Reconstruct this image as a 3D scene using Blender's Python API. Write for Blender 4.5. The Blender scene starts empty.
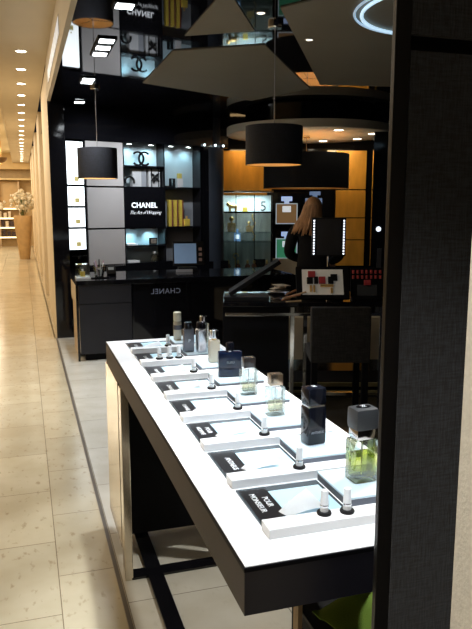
import bpy, bmesh, math, random
from mathutils import Vector, Matrix
R = math.radians
PI = math.pi
scene = bpy.context.scene
col = scene.collection
random.seed(7)

# ------------------------------------------------------------------ camera
H = 1.6
PITCH = math.atan(109.5 / 672.0)
YAW = math.atan(214 / 681.0)
cd = bpy.data.cameras.new('camera')
cam = bpy.data.objects.new('camera', cd)
col.objects.link(cam)
cam.location = (0, 0, H)
cam.rotation_euler = (PI / 2 - PITCH, 0, -YAW)
cd.sensor_fit = 'VERTICAL'
cd.sensor_height = 24
cd.lens = 672.0 / 629 * 24
cd.clip_start = .05
cd.clip_end = 100
scene.camera = cam

# ------------------------------------------------------------------ world and exposure
w = bpy.data.worlds.new('World')
scene.world = w
w.use_nodes = True
w.node_tree.nodes['Background'].inputs[0].default_value = (.55, .62, .8, 1)
w.node_tree.nodes['Background'].inputs[1].default_value = .012
scene.view_settings.view_transform = 'Standard'
scene.view_settings.look = 'None'
scene.view_settings.exposure = 0
scene.view_settings.gamma = 1
scene.view_settings.use_curve_mapping = False

def light(kind, name, loc, power, color=(1, 1, 1), target=None, size=.1, spot=60, blend=.5, size_y=None):
    d = bpy.data.lights.new(name, kind)
    d.energy = power
    d.color = color
    if kind == 'SPOT':
        d.spot_size = R(spot); d.spot_blend = blend; d.shadow_soft_size = size
    elif kind == 'AREA':
        d.size = size
        if size_y: d.shape = 'RECTANGLE'; d.size_y = size_y
    else:
        d.shadow_soft_size = size
    o = bpy.data.objects.new(name, d)
    col.objects.link(o)
    o.location = loc
    if target is not None:
        o.rotation_euler = (Vector(target) - Vector(loc)).to_track_quat('-Z', 'Y').to_euler()
    return o

WARM = (1, .85, .64)
COOL = (.86, .93, 1)
# unseen area lights added left of the frame to light the corridor
for y, pw in ((.3, 7), (3.2, 11), (6.6, 20), (10.5, 34), (14.5, 40), (18.5, 44), (22.5, 50), (25.6, 50)):
    light('AREA', 'corridor_fill', (-1.45, y, 3.15), pw * 1.7, WARM, (-.35, y, .6), 1.0)
for y in (10, 15, 20, 25):
    light('AREA', 'cove_light', (-2.0, y, 3.22), 16, (1, .8, .5), (-1.2, y, 3.6), 1.0, size_y=3)
light('SPOT', 'near_wall_fill', (-.5, .1, 2.95), 130, (1, .95, .86), (.56, .62, 1.1), .08, 30, .6)  # unseen spot added to brighten the white near wall
# counter spots in the boutique ceiling
for x, y, tx, ty, pw in ((.55, 1.0, .62, 1.45, 52), (.66, 2.2, .62, 2.1, 50), (.64, 3.3, .60, 2.95, 44)):
    light('SPOT', 'counter_spot', (x, y, 2.74), pw * 3.4, COOL, (tx, ty, .95), .05, 46, .5)
for x, y, pw in ((.65, 4.32, 40), (.655, 5.5, 70), (.67, 6.93, 60)):
    light('SPOT', 'aisle_spot', (x, y, 2.72), pw * 2.1, COOL, (x - .05, y, 0), .05, 85, .6)
light('SPOT', 'under_counter_fill', (2.0, 2.1, 2.74), 180, (1, .97, .88), (.65, 1.9, 0), .05, 50, .5)  # unseen spot added to reach the floor under the counter
for x, y in ((.95, 7.75), (1.75, 8.0)):
    light('SPOT', 'gift_wall_fill', (x, y, 2.74), 62, COOL, (x + .05, 8.95, 1.45), .04, 100, .8)  # unseen spots added to lift the gift wall panels

# ------------------------------------------------------------------ materials
MATS = {}
def mat(name, color, rough=.5, metal=0, emit=0, ecol=None, spec=.5, bump=0, bscale=80, vary=0, vscale=6, coat=0, stretch=(1, 1, 1)):
    if name in MATS: return MATS[name]
    m = bpy.data.materials.new(name); m.use_nodes = True
    nt = m.node_tree; b = nt.nodes['Principled BSDF']
    b.inputs['Base Color'].default_value = (*color, 1)
    b.inputs['Roughness'].default_value = rough
    b.inputs['Metallic'].default_value = metal
    b.inputs['Specular IOR Level'].default_value = spec
    b.inputs['Coat Weight'].default_value = coat
    if emit:
        b.inputs['Emission Color'].default_value = (*(ecol or color), 1)
        b.inputs['Emission Strength'].default_value = emit
    if vary or bump:
        tc = nt.nodes.new('ShaderNodeTexCoord'); mp = nt.nodes.new('ShaderNodeMapping')
        mp.inputs['Scale'].default_value = stretch
        nt.links.new(tc.outputs['Object'], mp.inputs[0])
    if vary:
        n = nt.nodes.new('ShaderNodeTexNoise'); n.inputs['Scale'].default_value = vscale; n.inputs['Detail'].default_value = 4
        nt.links.new(mp.outputs[0], n.inputs['Vector'])
        r = nt.nodes.new('ShaderNodeValToRGB')
        r.color_ramp.elements[0].position = .3; r.color_ramp.elements[1].position = .7
        r.color_ramp.elements[0].color = (*[c * (1 - vary) for c in color], 1)
        r.color_ramp.elements[1].color = (*[min(1, c * (1 + vary)) for c in color], 1)
        nt.links.new(n.outputs[0], r.inputs[0]); nt.links.new(r.outputs[0], b.inputs['Base Color'])
    if bump:
        n = nt.nodes.new('ShaderNodeTexNoise'); n.inputs['Scale'].default_value = bscale; n.inputs['Detail'].default_value = 3
        nt.links.new(mp.outputs[0], n.inputs['Vector'])
        bp = nt.nodes.new('ShaderNodeBump'); bp.inputs['Strength'].default_value = bump; bp.inputs['Distance'].default_value = .01
        nt.links.new(n.outputs[0], bp.inputs['Height']); nt.links.new(bp.outputs[0], b.inputs['Normal'])
    MATS[name] = m
    return m

def clear_mat(name, tint, refl=.12, rough=.03):
    m = bpy.data.materials.new(name); m.use_nodes = True
    nt = m.node_tree; out = nt.nodes['Material Output']; nt.nodes.remove(nt.nodes['Principled BSDF'])
    t = nt.nodes.new('ShaderNodeBsdfTransparent'); t.inputs[0].default_value = (*tint, 1)
    g = nt.nodes.new('ShaderNodeBsdfGlossy'); g.inputs['Roughness'].default_value = rough
    lw = nt.nodes.new('ShaderNodeLayerWeight'); lw.inputs[0].default_value = .35
    mr = nt.nodes.new('ShaderNodeMath'); mr.operation = 'MULTIPLY_ADD'; mr.inputs[1].default_value = .7; mr.inputs[2].default_value = refl
    nt.links.new(lw.outputs['Fresnel'], mr.inputs[0])
    mx = nt.nodes.new('ShaderNodeMixShader')
    nt.links.new(mr.outputs[0], mx.inputs[0]); nt.links.new(t.outputs[0], mx.inputs[1]); nt.links.new(g.outputs[0], mx.inputs[2])
    nt.links.new(mx.outputs[0], out.inputs[0])
    MATS[name] = m
    return m

def tile_mat(name, base, fleck, grout, x0, px, y0, py, gw=.004, rough=.18, flecks=.5, tone=.08):
    m = bpy.data.materials.new(name); m.use_nodes = True
    nt = m.node_tree; N = nt.nodes.new; L = nt.links.new
    b = nt.nodes['Principled BSDF']
    tc = N('ShaderNodeTexCoord'); sp = N('ShaderNodeSeparateXYZ'); L(tc.outputs['Object'], sp.inputs[0])
    def mth(op, a, b_=None):
        n = N('ShaderNodeMath'); n.operation = op
        for i, v in enumerate((a, b_)):
            if v is None: continue
            if isinstance(v, (int, float)): n.inputs[i].default_value = v
            else: L(v, n.inputs[i])
        return n.outputs[0]
    def joint(s, o, p):
        q = mth('DIVIDE', mth('SUBTRACT', s, o), p)
        fr = mth('FRACT', q)
        dd = mth('MINIMUM', fr, mth('SUBTRACT', 1, fr))
        return mth('LESS_THAN', dd, gw / 2 / p), mth('FLOOR', q)
    jx, ix = joint(sp.outputs[0], x0, px)
    jy, iy = joint(sp.outputs[1], y0, py)
    j = mth('MAXIMUM', jx, jy)
    cb = N('ShaderNodeCombineXYZ'); L(ix, cb.inputs[0]); L(iy, cb.inputs[1])
    wn = N('ShaderNodeTexWhiteNoise'); L(cb.outputs[0], wn.inputs['Vector'])
    r1 = N('ShaderNodeValToRGB')
    r1.color_ramp.elements[0].color = (*[c * (1 - tone) for c in base], 1)
    r1.color_ramp.elements[1].color = (*[min(1, c * (1 + tone)) for c in base], 1)
    L(wn.outputs['Value'], r1.inputs[0])
    mp = N('ShaderNodeMapping'); mp.inputs['Scale'].default_value = (1.0, .55, 1); mp.inputs['Rotation'].default_value = (0, 0, .5); L(tc.outputs['Object'], mp.inputs[0])
    n1 = N('ShaderNodeTexNoise'); n1.inputs['Scale'].default_value = 28; n1.inputs['Detail'].default_value = 5; L(mp.outputs[0], n1.inputs['Vector'])
    r2 = N('ShaderNodeValToRGB'); r2.color_ramp.elements[0].position = .60; r2.color_ramp.elements[1].position = .70
    L(n1.outputs[0], r2.inputs[0])
    f = mth('MULTIPLY', r2.outputs[0], flecks)
    n2 = N('ShaderNodeTexNoise'); n2.inputs['Scale'].default_value = 4; n2.inputs['Detail'].default_value = 3; L(tc.outputs['Object'], n2.inputs['Vector'])
    mx0 = N('ShaderNodeMix'); mx0.data_type = 'RGBA'; mx0.blend_type = 'MULTIPLY'
    r3 = N('ShaderNodeValToRGB'); r3.color_ramp.elements[0].position = .35; r3.color_ramp.elements[1].position = .65
    r3.color_ramp.elements[0].color = (.88, .86, .82, 1)
    L(n2.outputs[0], r3.inputs[0]); mx0.inputs[0].default_value = 1
    L(r1.outputs[0], mx0.inputs[6]); L(r3.outputs[0], mx0.inputs[7])
    mx1 = N('ShaderNodeMix'); mx1.data_type = 'RGBA'; L(f, mx1.inputs[0]); L(mx0.outputs[2], mx1.inputs[6]); mx1.inputs[7].default_value = (*fleck, 1)
    mx2 = N('ShaderNodeMix'); mx2.data_type = 'RGBA'; L(j, mx2.inputs[0]); L(mx1.outputs[2], mx2.inputs[6]); mx2.inputs[7].default_value = (*grout, 1)
    L(mx2.outputs[2], b.inputs['Base Color'])
    b.inputs['Roughness'].default_value = rough
    MATS[name] = m
    return m

def fabric_mat(name, color, scale=260, sheen=.3, bump=.6):
    m = bpy.data.materials.new(name); m.use_nodes = True
    nt = m.node_tree; N = nt.nodes.new; L = nt.links.new
    b = nt.nodes['Principled BSDF']; tc = N('ShaderNodeTexCoord')
    hs = []
    for sc in ((1, 1, .12), (.12, .12, 1)):
        mp = N('ShaderNodeMapping'); mp.inputs['Scale'].default_value = sc; L(tc.outputs['Object'], mp.inputs[0])
        n = N('ShaderNodeTexNoise'); n.inputs['Scale'].default_value = scale; n.inputs['Detail'].default_value = 2; L(mp.outputs[0], n.inputs['Vector'])
        hs.append(n.outputs[0])
    a = N('ShaderNodeMath'); a.operation = 'ADD'; L(hs[0], a.inputs[0]); L(hs[1], a.inputs[1])
    r = N('ShaderNodeValToRGB'); r.color_ramp.elements[0].position = .40; r.color_ramp.elements[1].position = .62
    a2 = N('ShaderNodeMath'); a2.operation = 'MULTIPLY'; a2.inputs[1].default_value = .5; L(a.outputs[0], a2.inputs[0])
    L(a2.outputs[0], r.inputs[0])
    r.color_ramp.elements[0].color = (*[c * .35 for c in color], 1); r.color_ramp.elements[1].color = (*[c * 1.8 for c in color], 1)
    L(r.outputs[0], b.inputs['Base Color'])
    bp = N('ShaderNodeBump'); bp.inputs['Strength'].default_value = bump; bp.inputs['Distance'].default_value = .004
    L(a2.outputs[0], bp.inputs['Height']); L(bp.outputs[0], b.inputs['Normal'])
    b.inputs['Roughness'].default_value = .85; b.inputs['Sheen Weight'].default_value = sheen
    MATS[name] = m
    return m

GLOSSBLACK = mat('gloss black', (.006, .006, .008), .06, coat=.0, vary=.1)
CEILBLACK = mat('ceiling black lacquer', (.004, .004, .006), .025, spec=.42, vary=.1)
SATINBLACK = mat('satin black', (.0035, .0035, .005), .55, spec=.12, vary=.15)
CHARCOAL = mat('charcoal laminate', (.011, .011, .017), .38, vary=.1)
APRON = mat('dark bronze laminate', (.034, .024, .027), .5, spec=.3, vary=.12, vscale=12)
WHITE = mat('white laminate', (.9, .91, .93), .28, vary=.02)
ACRYL = mat('white acrylic', (.88, .9, .92), .2, vary=.02)
PAPER = mat('white paper', (.88, .89, .9), .8, vary=.03)
PALEBLUE = mat('pale blue card', (.45, .66, .78), .6, vary=.04)
CHROME = mat('chrome', (.75, .76, .78), .12, 1, vary=.04)
STEEL = mat('mirror steel', (.66, .6, .5), .14, 1, vary=.08)
TAUPE = mat('taupe ceiling paint', (.23, .215, .175), .85, vary=.04, vscale=2)
CREAMWALL = mat('cream corridor paint', (.70, .58, .40), .6, vary=.05, vscale=3)
CREAMCEIL = mat('cream ceiling paint', (.66, .58, .45), .8, vary=.03, vscale=2)
GREYPANEL = mat('warm grey wall panel', (.5, .47, .46), .45, vary=.04, vscale=3)
TEALPANEL = mat('pale back panel', (.42, .5, .53), .4, vary=.04, vscale=3)
GREYBACK = mat('grey back panel', (.3, .31, .33), .45, vary=.05, vscale=3)
GOLD = mat('gold metal', (.85, .55, .2), .3, .6, vary=.1)
GOLDBOX = mat('gold card', (.85, .62, .1), .4, .2, vary=.08)
AMBERWALL = mat('amber gold wall', (.75, .38, .06), .4, .25, vary=.2, vscale=5, stretch=(1, 1, .3))
WOOD = mat('pale oak', (.55, .4, .24), .5, vary=.2, vscale=10, stretch=(6, 6, 1))
GLOW = mat('lamp glow', (1, 1, 1), .5, emit=14, ecol=(.9, .96, 1))
WARMGLOW = mat('warm lamp glow', (1, 1, 1), .5, emit=14, ecol=(1, .93, .75))
CLEAR = clear_mat('clear glass', (.93, .96, .95), .16)
PANE = clear_mat('glass pane', (.9, .95, .95), .04)
TWEED = fabric_mat('black tweed', (.015, .018, .025))
SEATFAB = fabric_mat('black woven upholstery', (.011, .010, .010), 140, 0)
WALLPAPER = mat('white wallpaper', (.72, .7, .63), .8, bump=.22, bscale=160, vary=.05, vscale=90)
NAVY = mat('navy glass', (.006, .012, .035), .1, vary=.1)
BLACKGLOSSY = mat('black lacquered bottle', (.006, .007, .012), .12, vary=.1, spec=.35)
SILVERB = mat('silver bottle', (.42, .43, .46), .25, .8, vary=.05)
GREYB = mat('grey bottle', (.14, .145, .17), .25, .6, vary=.05)
GREYCAP = mat('matte grey cap', (.05, .053, .057), .45, vary=.06)
LETTER = mat('white lettering', (.85, .88, .92), .5, emit=.0, vary=.01)
SIGNLET = mat('lit white lettering', (.9, .93, 1), .5, emit=1.1, ecol=(.9, .95, 1))
SCREEN = mat('lit screen', (.1, .15, .22), .3, emit=.22, ecol=(.3, .46, .7), vary=.1)

# ------------------------------------------------------------------ mesh helpers
def new(): return bmesh.new()
def box(bm, x0, x1, y0, y1, z0, z1, bev=0):
    r = bmesh.ops.create_cube(bm, size=1)
    vs = r['verts']
    bmesh.ops.scale(bm, vec=(x1 - x0, y1 - y0, z1 - z0), verts=vs)
    bmesh.ops.translate(bm, vec=((x0 + x1) / 2, (y0 + y1) / 2, (z0 + z1) / 2), verts=vs)
    if bev:
        es = list({e for v in vs for e in v.link_edges})
        bmesh.ops.bevel(bm, geom=es, offset=bev, segments=2, affect='EDGES', profile=.6)
    return bm
def cyl(bm, x, y, z0, z1, r0, r1=None, n=24, cap=True, M=None):
    r = bmesh.ops.create_cone(bm, cap_ends=cap, segments=n, radius1=r0, radius2=r0 if r1 is None else r1, depth=z1 - z0)
    vs = r['verts']
    if M is not None: bmesh.ops.transform(bm, matrix=M, verts=vs)
    bmesh.ops.translate(bm, vec=(x, y, (z0 + z1) / 2), verts=vs)
    return bm
def sph(bm, x, y, z, rx, ry=None, rz=None, n=16):
    r = bmesh.ops.create_uvsphere(bm, u_segments=n, v_segments=max(6, n // 2), radius=1)
    bmesh.ops.scale(bm, vec=(rx, ry or rx, rz or rx), verts=r['verts'])
    bmesh.ops.translate(bm, vec=(x, y, z), verts=r['verts'])
    return bm
def tube(bm, pts, r, n=8):
    pts = [Vector(p) for p in pts]; rings = []
    for i, p in enumerate(pts):
        t = (pts[min(i + 1, len(pts) - 1)] - pts[max(i - 1, 0)]).normalized()
        a = t.cross(Vector((0, 0, 1)))
        if a.length < 1e-3: a = t.cross(Vector((1, 0, 0)))
        a.normalize(); b = t.cross(a)
        rr = r[i] if isinstance(r, (list, tuple)) else r
        rings.append([bm.verts.new(p + (a * math.cos(2 * PI * k / n) + b * math.sin(2 * PI * k / n)) * rr) for k in range(n)])
    for A, B in zip(rings, rings[1:]):
        for k in range(n): bm.faces.new((A[k], A[(k + 1) % n], B[(k + 1) % n], B[k]))
    bm.faces.new(rings[0][::-1]); bm.faces.new(rings[-1])
    return bm
def lathe(bm, prof, x=0, y=0, n=32, sx=1, sy=1, power=None):
    rings = []
    for r, z in prof:
        ring = []
        for k in range(n):
            a = 2 * PI * k / n
            c, s = math.cos(a), math.sin(a)
            if power:
                c = math.copysign(abs(c) ** power, c); s = math.copysign(abs(s) ** power, s)
            ring.append(bm.verts.new((x + r * c * sx, y + r * s * sy, z)))
        rings.append(ring)
    for A, B in zip(rings, rings[1:]):
        for k in range(n): bm.faces.new((A[k], A[(k + 1) % n], B[(k + 1) % n], B[k]))
    if prof[0] == prof[-1]: return bm
    if prof[0][0] > 1e-5: bm.faces.new(rings[0][::-1])
    if prof[-1][0] > 1e-5: bm.faces.new(rings[-1])
    return bm
def prism(bm, poly, z0, z1):
    a = [bm.verts.new((p[0], p[1], z0)) for p in poly]; b = [bm.verts.new((p[0], p[1], z1)) for p in poly]
    bm.faces.new(a[::-1]); bm.faces.new(b)
    n = len(poly)
    for i in range(n): bm.faces.new((a[i], a[(i + 1) % n], b[(i + 1) % n], b[i]))
    return bm
def arc(bm, cx, cz, r0, r1, a0, a1, y0, y1, n=28):
    """flat ring sector standing in the XZ plane"""
    rows = []
    for i in range(n + 1):
        a = R(a0 + (a1 - a0) * i / n); c, s = math.cos(a), math.sin(a)
        rows.append([bm.verts.new((cx + r * c, y, cz + r * s)) for r, y in ((r0, y0), (r1, y0), (r1, y1), (r0, y1))])
    for A, B in zip(rows, rows[1:]):
        for k in range(4): bm.faces.new((A[k], A[(k + 1) % 4], B[(k + 1) % 4], B[k]))
    bm.faces.new(rows[0][::-1]); bm.faces.new(rows[-1])
    return bm
def cc_mark(bm, cx, cz, r, y0, y1):
    t = r * .24; o = r * .52
    arc(bm, cx + o, cz, r - t, r, 44, 316, y0, y1)
    arc(bm, cx - o, cz, r - t, r, -136, 136, y0 - .0006, y1 - .0006)
    return bm
def xf(bm, M): bmesh.ops.transform(bm, matrix=M, verts=bm.verts[:]); return bm

def obj(name, bm, m, parent=None, loc=(0, 0, 0), rot=(0, 0, 0), smooth=False):
    bmesh.ops.recalc_face_normals(bm, faces=bm.faces[:])
    me = bpy.data.meshes.new(name); bm.to_mesh(me); bm.free()
    if smooth:
        for p in me.polygons: p.use_smooth = True
        try: me.set_sharp_from_angle(angle=R(38))
        except Exception: pass
    me.materials.append(m)
    o = bpy.data.objects.new(name, me); col.objects.link(o)
    o.location = loc; o.rotation_euler = rot
    if parent: o.parent = parent
    return o
def tag(o, label=None, cat=None, group=None, kind=None):
    if label: o['label'] = label
    if cat: o['category'] = cat
    if group: o['group'] = group
    if kind: o['kind'] = kind
    return o
def thing(name, label, cat, loc=(0, 0, 0), rotz=0, group=None, rot=None):
    o = bpy.data.objects.new(name, None); col.objects.link(o)
    o.location = loc; o.rotation_euler = rot or (0, 0, rotz); o.empty_display_size = .05
    return tag(o, label, cat, group)
def struct(name, bm, m, loc=(0, 0, 0), rot=(0, 0, 0)):
    return tag(obj(name, bm, m, None, loc, rot), kind='structure')
def dup(o, parent=None):
    kids = list(o.children)
    c = o.copy(); col.objects.link(c)
    if parent: c.parent = parent
    for k in kids: dup(k, c)
    return c
def text(name, body, size, m, parent=None, loc=(0, 0, 0), rot=(PI / 2, 0, 0), shear=0, extrude=.001, mirror=False, spacing=1, bold=0, align='CENTER'):
    c = bpy.data.curves.new(name, 'FONT'); c.body = body; c.size = size; c.shear = shear
    c.align_x = align; c.align_y = 'CENTER'; c.extrude = extrude; c.space_character = spacing; c.offset = bold
    c.resolution_u = 3
    t = bpy.data.objects.new('tmp_text', c); col.objects.link(t)
    bpy.context.view_layer.update()
    me = bpy.data.meshes.new_from_object(t.evaluated_get(bpy.context.evaluated_depsgraph_get()))
    bpy.data.objects.remove(t); bpy.data.curves.remove(c)
    if mirror: me.transform(Matrix.Diagonal((-1, 1, 1, 1))); me.flip_normals()
    me.name = name; me.materials.clear(); me.materials.append(m)
    o = bpy.data.objects.new(name, me); col.objects.link(o)
    o.location = loc; o.rotation_euler = rot
    if parent: o.parent = parent
    return o

# wall frame of the gift wall (s along, d into the wall) and frame of the back of the boutique
WA = math.atan2(.31, .95)
def W(s, d, z=0): return (1.3 + s * math.cos(WA) - d * math.sin(WA), 8.9 + s * math.sin(WA) + d * math.cos(WA), z)
def B(u, v, z=0): return (u * math.cos(YAW) + v * math.sin(YAW), -u * math.sin(YAW) + v * math.cos(YAW), z)
def BK(u, z, v=11.2):
    k = v / 10.5
    return B(u * k, v, 1.6 + (z - 1.6) * k)

# ------------------------------------------------------------------ shell
FL = tile_mat('corridor travertine', (.56, .49, .345), (.27, .19, .10), (.2, .16, .1), .075, .61, 2.53, .61, flecks=.55)
FS = tile_mat('corridor travertine border', (.55, .48, .34), (.27, .19, .10), (.2, .16, .1), .075, 2.0, 2.82 - .61, .61, flecks=.55)
FB = tile_mat('boutique pale tile', (.60, .58, .52), (.42, .38, .30), (.2, .18, .15), .335, .61, 2.53, .61, flecks=.25, rough=.22, tone=.04)
struct('floor', box(new(), -4, .075, -1.5, 29, -.1, 0), FL)
struct('floor.001', box(new(), .075, .311, -1.5, 29, -.1, 0), FS)
struct('floor.002', box(new(), .334, 1.45, -1.5, 8.3, -.1, 0), FB)
struct('floor.003', prism(new(), [(1.45, -1.5), (6.6, -1.5), (6.6, 12), (.51, 12), (.51, 8.3), (1.45, 8.3)], -.1, 0), mat('dark polished floor', (.03, .027, .022), .12, vary=.2))
struct('floor.004', box(new(), .298, .44, 8.33, 28.2, -.1, 0), FS)
# brass strip kerb
k = new(); box(k, .311, .314, -1.5, 8.33, -.1, .001); box(k, .331, .334, -1.5, 8.33, -.1, .001)
struct('trim_1', k, mat('dull brass strip', (.35, .3, .22), .35, .8, vary=.1))
struct('trim_2', box(new(), .314, .331, -1.5, 8.33, -.1, 0.0005), mat('grey brown kerb', (.10, .085, .07), .4, vary=.1))
# corridor ceiling strip, raised cove, fascia
struct('ceiling', box(new(), -.25, .33, -1.5, 27.5, 3.19, 3.29), CREAMCEIL)
struct('ceiling.001', box(new(), -4, -.25, -1.5, 29, 3.55, 3.65), mat('cove ceiling paint', (.8, .68, .45), .7, vary=.03))
struct('trim_3', box(new(), -.27, -.25, -1.5, 27.5, 3.17, 3.55), CREAMCEIL)
struct('trim_4', box(new(), .33, .366, -1.5, 8.33, 2.78, 3.29), CREAMCEIL)
struct('wall_left', box(new(), -4.1, -4, -1.5, 29, 0, 3.65), CREAMWALL)
struct('wall_far', box(new(), -4, 1.2, 28.2, 28.3, 0, 3.65), mat('golden shop wall', (.6, .42, .2), .5, vary=.1))
struct('trim_5', box(new(), -4, .42, 27.5, 27.9, 2.95, 3.65), mat('golden cornice', (.62, .44, .2), .45, vary=.05))
struct('trim_6', box(new(), -4, .42, 27.6, 28.1, 2.55, 2.62), mat('cornice ledge', (.65, .5, .25), .4, vary=.05))
# corridor wall past the boutique with pilasters
struct('wall_corridor', box(new(), .43, .505, 8.34, 28.2, 0, 3.29), CREAMWALL)
for i, (a, b_) in enumerate(((8.34, 10.6), (12.5, 13.9), (16.0, 17.4), (19.6, 21.0), (23.2, 24.6))):
    struct('trim_%d' % (7 + i), box(new(), .335, .43, a, b_, 0, 3.19, .004), CREAMWALL)
# boutique ceiling: black lacquer with taupe painted panels below it
struct('ceiling.002', box(new(), .366, 6.6, -1.5, 12.3, 2.80, 2.9), CEILBLACK)
struct('ceiling.003', prism(new(), [(1.146, 3.82), (1.6, 4.661), (1.168, 4.942)], 2.792, 2.80), TAUPE)
struct('ceiling.004', prism(new(), [(1.19, 5.43), (1.81, 5.03), (2.91, 6.70), (2.60, 7.66), (1.2, 6.9)], 2.792, 2.80), TAUPE)
struct('ceiling.005', prism(new(), [(1.57, 4.09), (2.05, 3.3), (5.4, 3.3), (5.4, 6.05), (2.915, 6.46)], 2.792, 2.80), TAUPE)
# boutique walls
struct('wall_side', box(new(), .332, .512, 8.30, 8.337, 0, 2.8), GLOSSBLACK)
struct('wall_gift', box(new(), -.72, 1.62, .42, .5, 0, 2.8), GLOSSBLACK, W(0, 0), (0, 0, WA))
struct('wall_gift.001', box(new(), -.81, 1.62, .0, .42, 2.40, 2.8), GLOSSBLACK, W(0, 0), (0, 0, WA))
struct('wall_gift.002', box(new(), -.81, 1.62, .0, .42, 0, .80), GLOSSBLACK, W(0, 0), (0, 0, WA))
struct('wall_gift.003', box(new(), -.87, -.81, -.02, .2, 0, 2.80), GLOSSBLACK, W(0, 0), (0, 0, WA))
# curved dark end of the gift wall
bm = new(); cyl(bm, 0, 0, 0, 2.8, .21, n=48); struct('wall_gift.004', bm, mat('blue black satin', (.03, .037, .05), .3, vary=.1), W(1.42, .2), (0, 0, 0))
struct('wall_back', box(new(), -1.6, 3.6, 0, .1, 0, 2.8), GLOSSBLACK, B(0, 11.3), (0, 0, -YAW))
struct('wall_right', box(new(), 6.5, 6.6, 1, 12, 0, 2.8), GLOSSBLACK)
struct('wall_right.001', box(new(), 0, 3.0, 0, .12, 0, 2.8), GLOSSBLACK, B(1.84, 9.2), (0, 0, -YAW - .1))
# round dropped soffit
bm = new(); cyl(bm, 0, 0, 2.56, 2.66, 1.16, n=72); struct('ceiling.006', bm, mat('pale soffit', (.7, .66, .55), .7, vary=.03), B(1.03, 9.75))
struct('ceiling.007', cyl(new(), 0, 0, 2.66, 2.8, .9, n=48), GLOSSBLACK, B(1.03, 9.75))

# near right: textile clad pillar and white wallpapered wall
struct('wall_near', box(new(), .570, 1.6, -1.5, .765, 0, 3.0), WALLPAPER)
pil = thing('pillar', 'tall black pillar clad in coarse tweed fabric beside the counter', 'pillar', (.58, .95, 0))
obj('core', prism(new(), [(-.003, .012), (.42, .012), (.42, .11), (.075, .11)], 0, 2.8), SATINBLACK, pil)
obj('fabric_panel', box(new(), 0, .42, 0, .012, 0, 1.834), TWEED, pil)
obj('fabric_panel', box(new(), 0, .42, 0, .012, 1.858, 2.8), TWEED, pil)
obj('edge_post', box(new(), -.028, -.001, .0, .011, 0, 2.8, .001), mat('black satin trim', (.005, .005, .006), .35, spec=.3, vary=.1), pil)

# ------------------------------------------------------------------ ceiling lights
first = None
for i in range(20):
    y = 7.72 + i * 1.0
    if first is None:
        first = thing('recessed_spotlight', 'round recessed spotlight in the cream corridor ceiling row', 'spotlight', (.066, y, 3.19), group='row of corridor ceiling spotlights')
        bm = new(); lathe(bm, [(.052, -.004), (.064, -.006), (.067, 0), (.05, 0), (.052, -.004)], n=24)
        obj('rim', bm, mat('white rim', (.8, .78, .7), .4, vary=.02), first)
        obj('lamp', cyl(new(), 0, 0, -.003, -.001, .052), WARMGLOW, first)
    else:
        c = dup(first); c.location = (.066, y, 3.19)
for x, y in ((-.1, 7.72 + 20.2),):
    pass
# square downlights over the aisle of the boutique
desc = {4.32: 'single square downlight nearest in the black ceiling'}
def square_light(x, ys, label):
    t = thing('square_downlight', label, 'downlight', (x, ys[0], 2.80), 0, 'square downlights over the aisle')
    ln = ys[-1] - ys[0]
    obj('housing', box(new(), -.07, .07, -.075, ln + .075, -.012, 0, .002), SATINBLACK, t)
    for y in ys:
        obj('lamp', box(new(), -.052, .052, y - ys[0] - .052, y - ys[0] + .052, -.016, -.012, .001), GLOW, t)
square_light(.65, (4.32,), 'single bright square downlight nearest the camera in the black ceiling')
square_light(.65, (5.24, 5.47, 5.70), 'three-lamp square downlight above the drum shade lamp by the gift desk')
square_light(.665, (6.84, 7.0), 'two-lamp square downlight just in front of the pendant canopy')
square_light(.70, (8.35,), 'single small square downlight farthest back beside the gift wall')
# tiny spots right part of the ceiling
for (x, y, lb) in ((2.06, 4.77, 'tiny round spotlight inside the large taupe ceiling panel'), (1.78, 5.85 - .55, 'tiny round spotlight in the black band between the taupe ceiling panels'), (1.50, 4.25, 'tiny round spotlight in the black band by the small taupe triangle')):
    t = thing('ceiling_spotlight', lb, 'spotlight', (x, y, 2.792 if x > 2 else 2.80))
    bm = new(); lathe(bm, [(.025, -.003), (.033, -.004), (.034, 0), (.024, 0), (.025, -.003)], n=20); obj('rim', bm, CHROME, t)
    obj('lamp', cyl(new(), 0, 0, -.003, -.001, .024), mat('dim lamp glow', (1, 1, 1), .5, emit=2.2, ecol=(1, .95, .8)), t)
# neon ring
bm = new(); n = 96
t = thing('ring_light', 'large glowing blue white ring of light on the ceiling', 'ring light', (2.63, 3.76, 2.775))
pts = [(.60 * math.cos(2 * PI * i / n), .60 * math.sin(2 * PI * i / n), 0) for i in range(n + 1)]
obj('glow_tube', tube(new(), pts, .011, 8), mat('ring glow', (.8, .9, 1), .5, emit=.95, ecol=(.55, .80, 1)), t)
pts = [(.645 * math.cos(2 * PI * i / n), .645 * math.sin(2 * PI * i / n), .008) for i in range(n + 1)]
obj('outer_tube', tube(new(), pts, .008, 6), mat('ring glow dim', (.8, .9, 1), .5, emit=.45, ecol=(.45, .72, 1)), t)
# soffit spots
for (u, v, lb) in ((1.33, 8.98, 'nearest'), (1.86, 9.42, 'rightmost'), (1.78, 10.15, 'farthest right'), (1.32, 10.5, 'farthest left')):
    t = thing('soffit_spotlight', lb + ' of the warm spotlights set in the round pale soffit', 'spotlight', B(u, v, 2.56), 0, 'spotlights in the round soffit')
    bm = new(); lathe(bm, [(.06, -.004), (.075, -.006), (.078, 0), (.058, 0), (.06, -.004)], n=20); obj('rim', bm, MATS['white rim'], t)
    obj('lamp', cyl(new(), 0, 0, -.003, -.001, .06), WARMGLOW, t)

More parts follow.
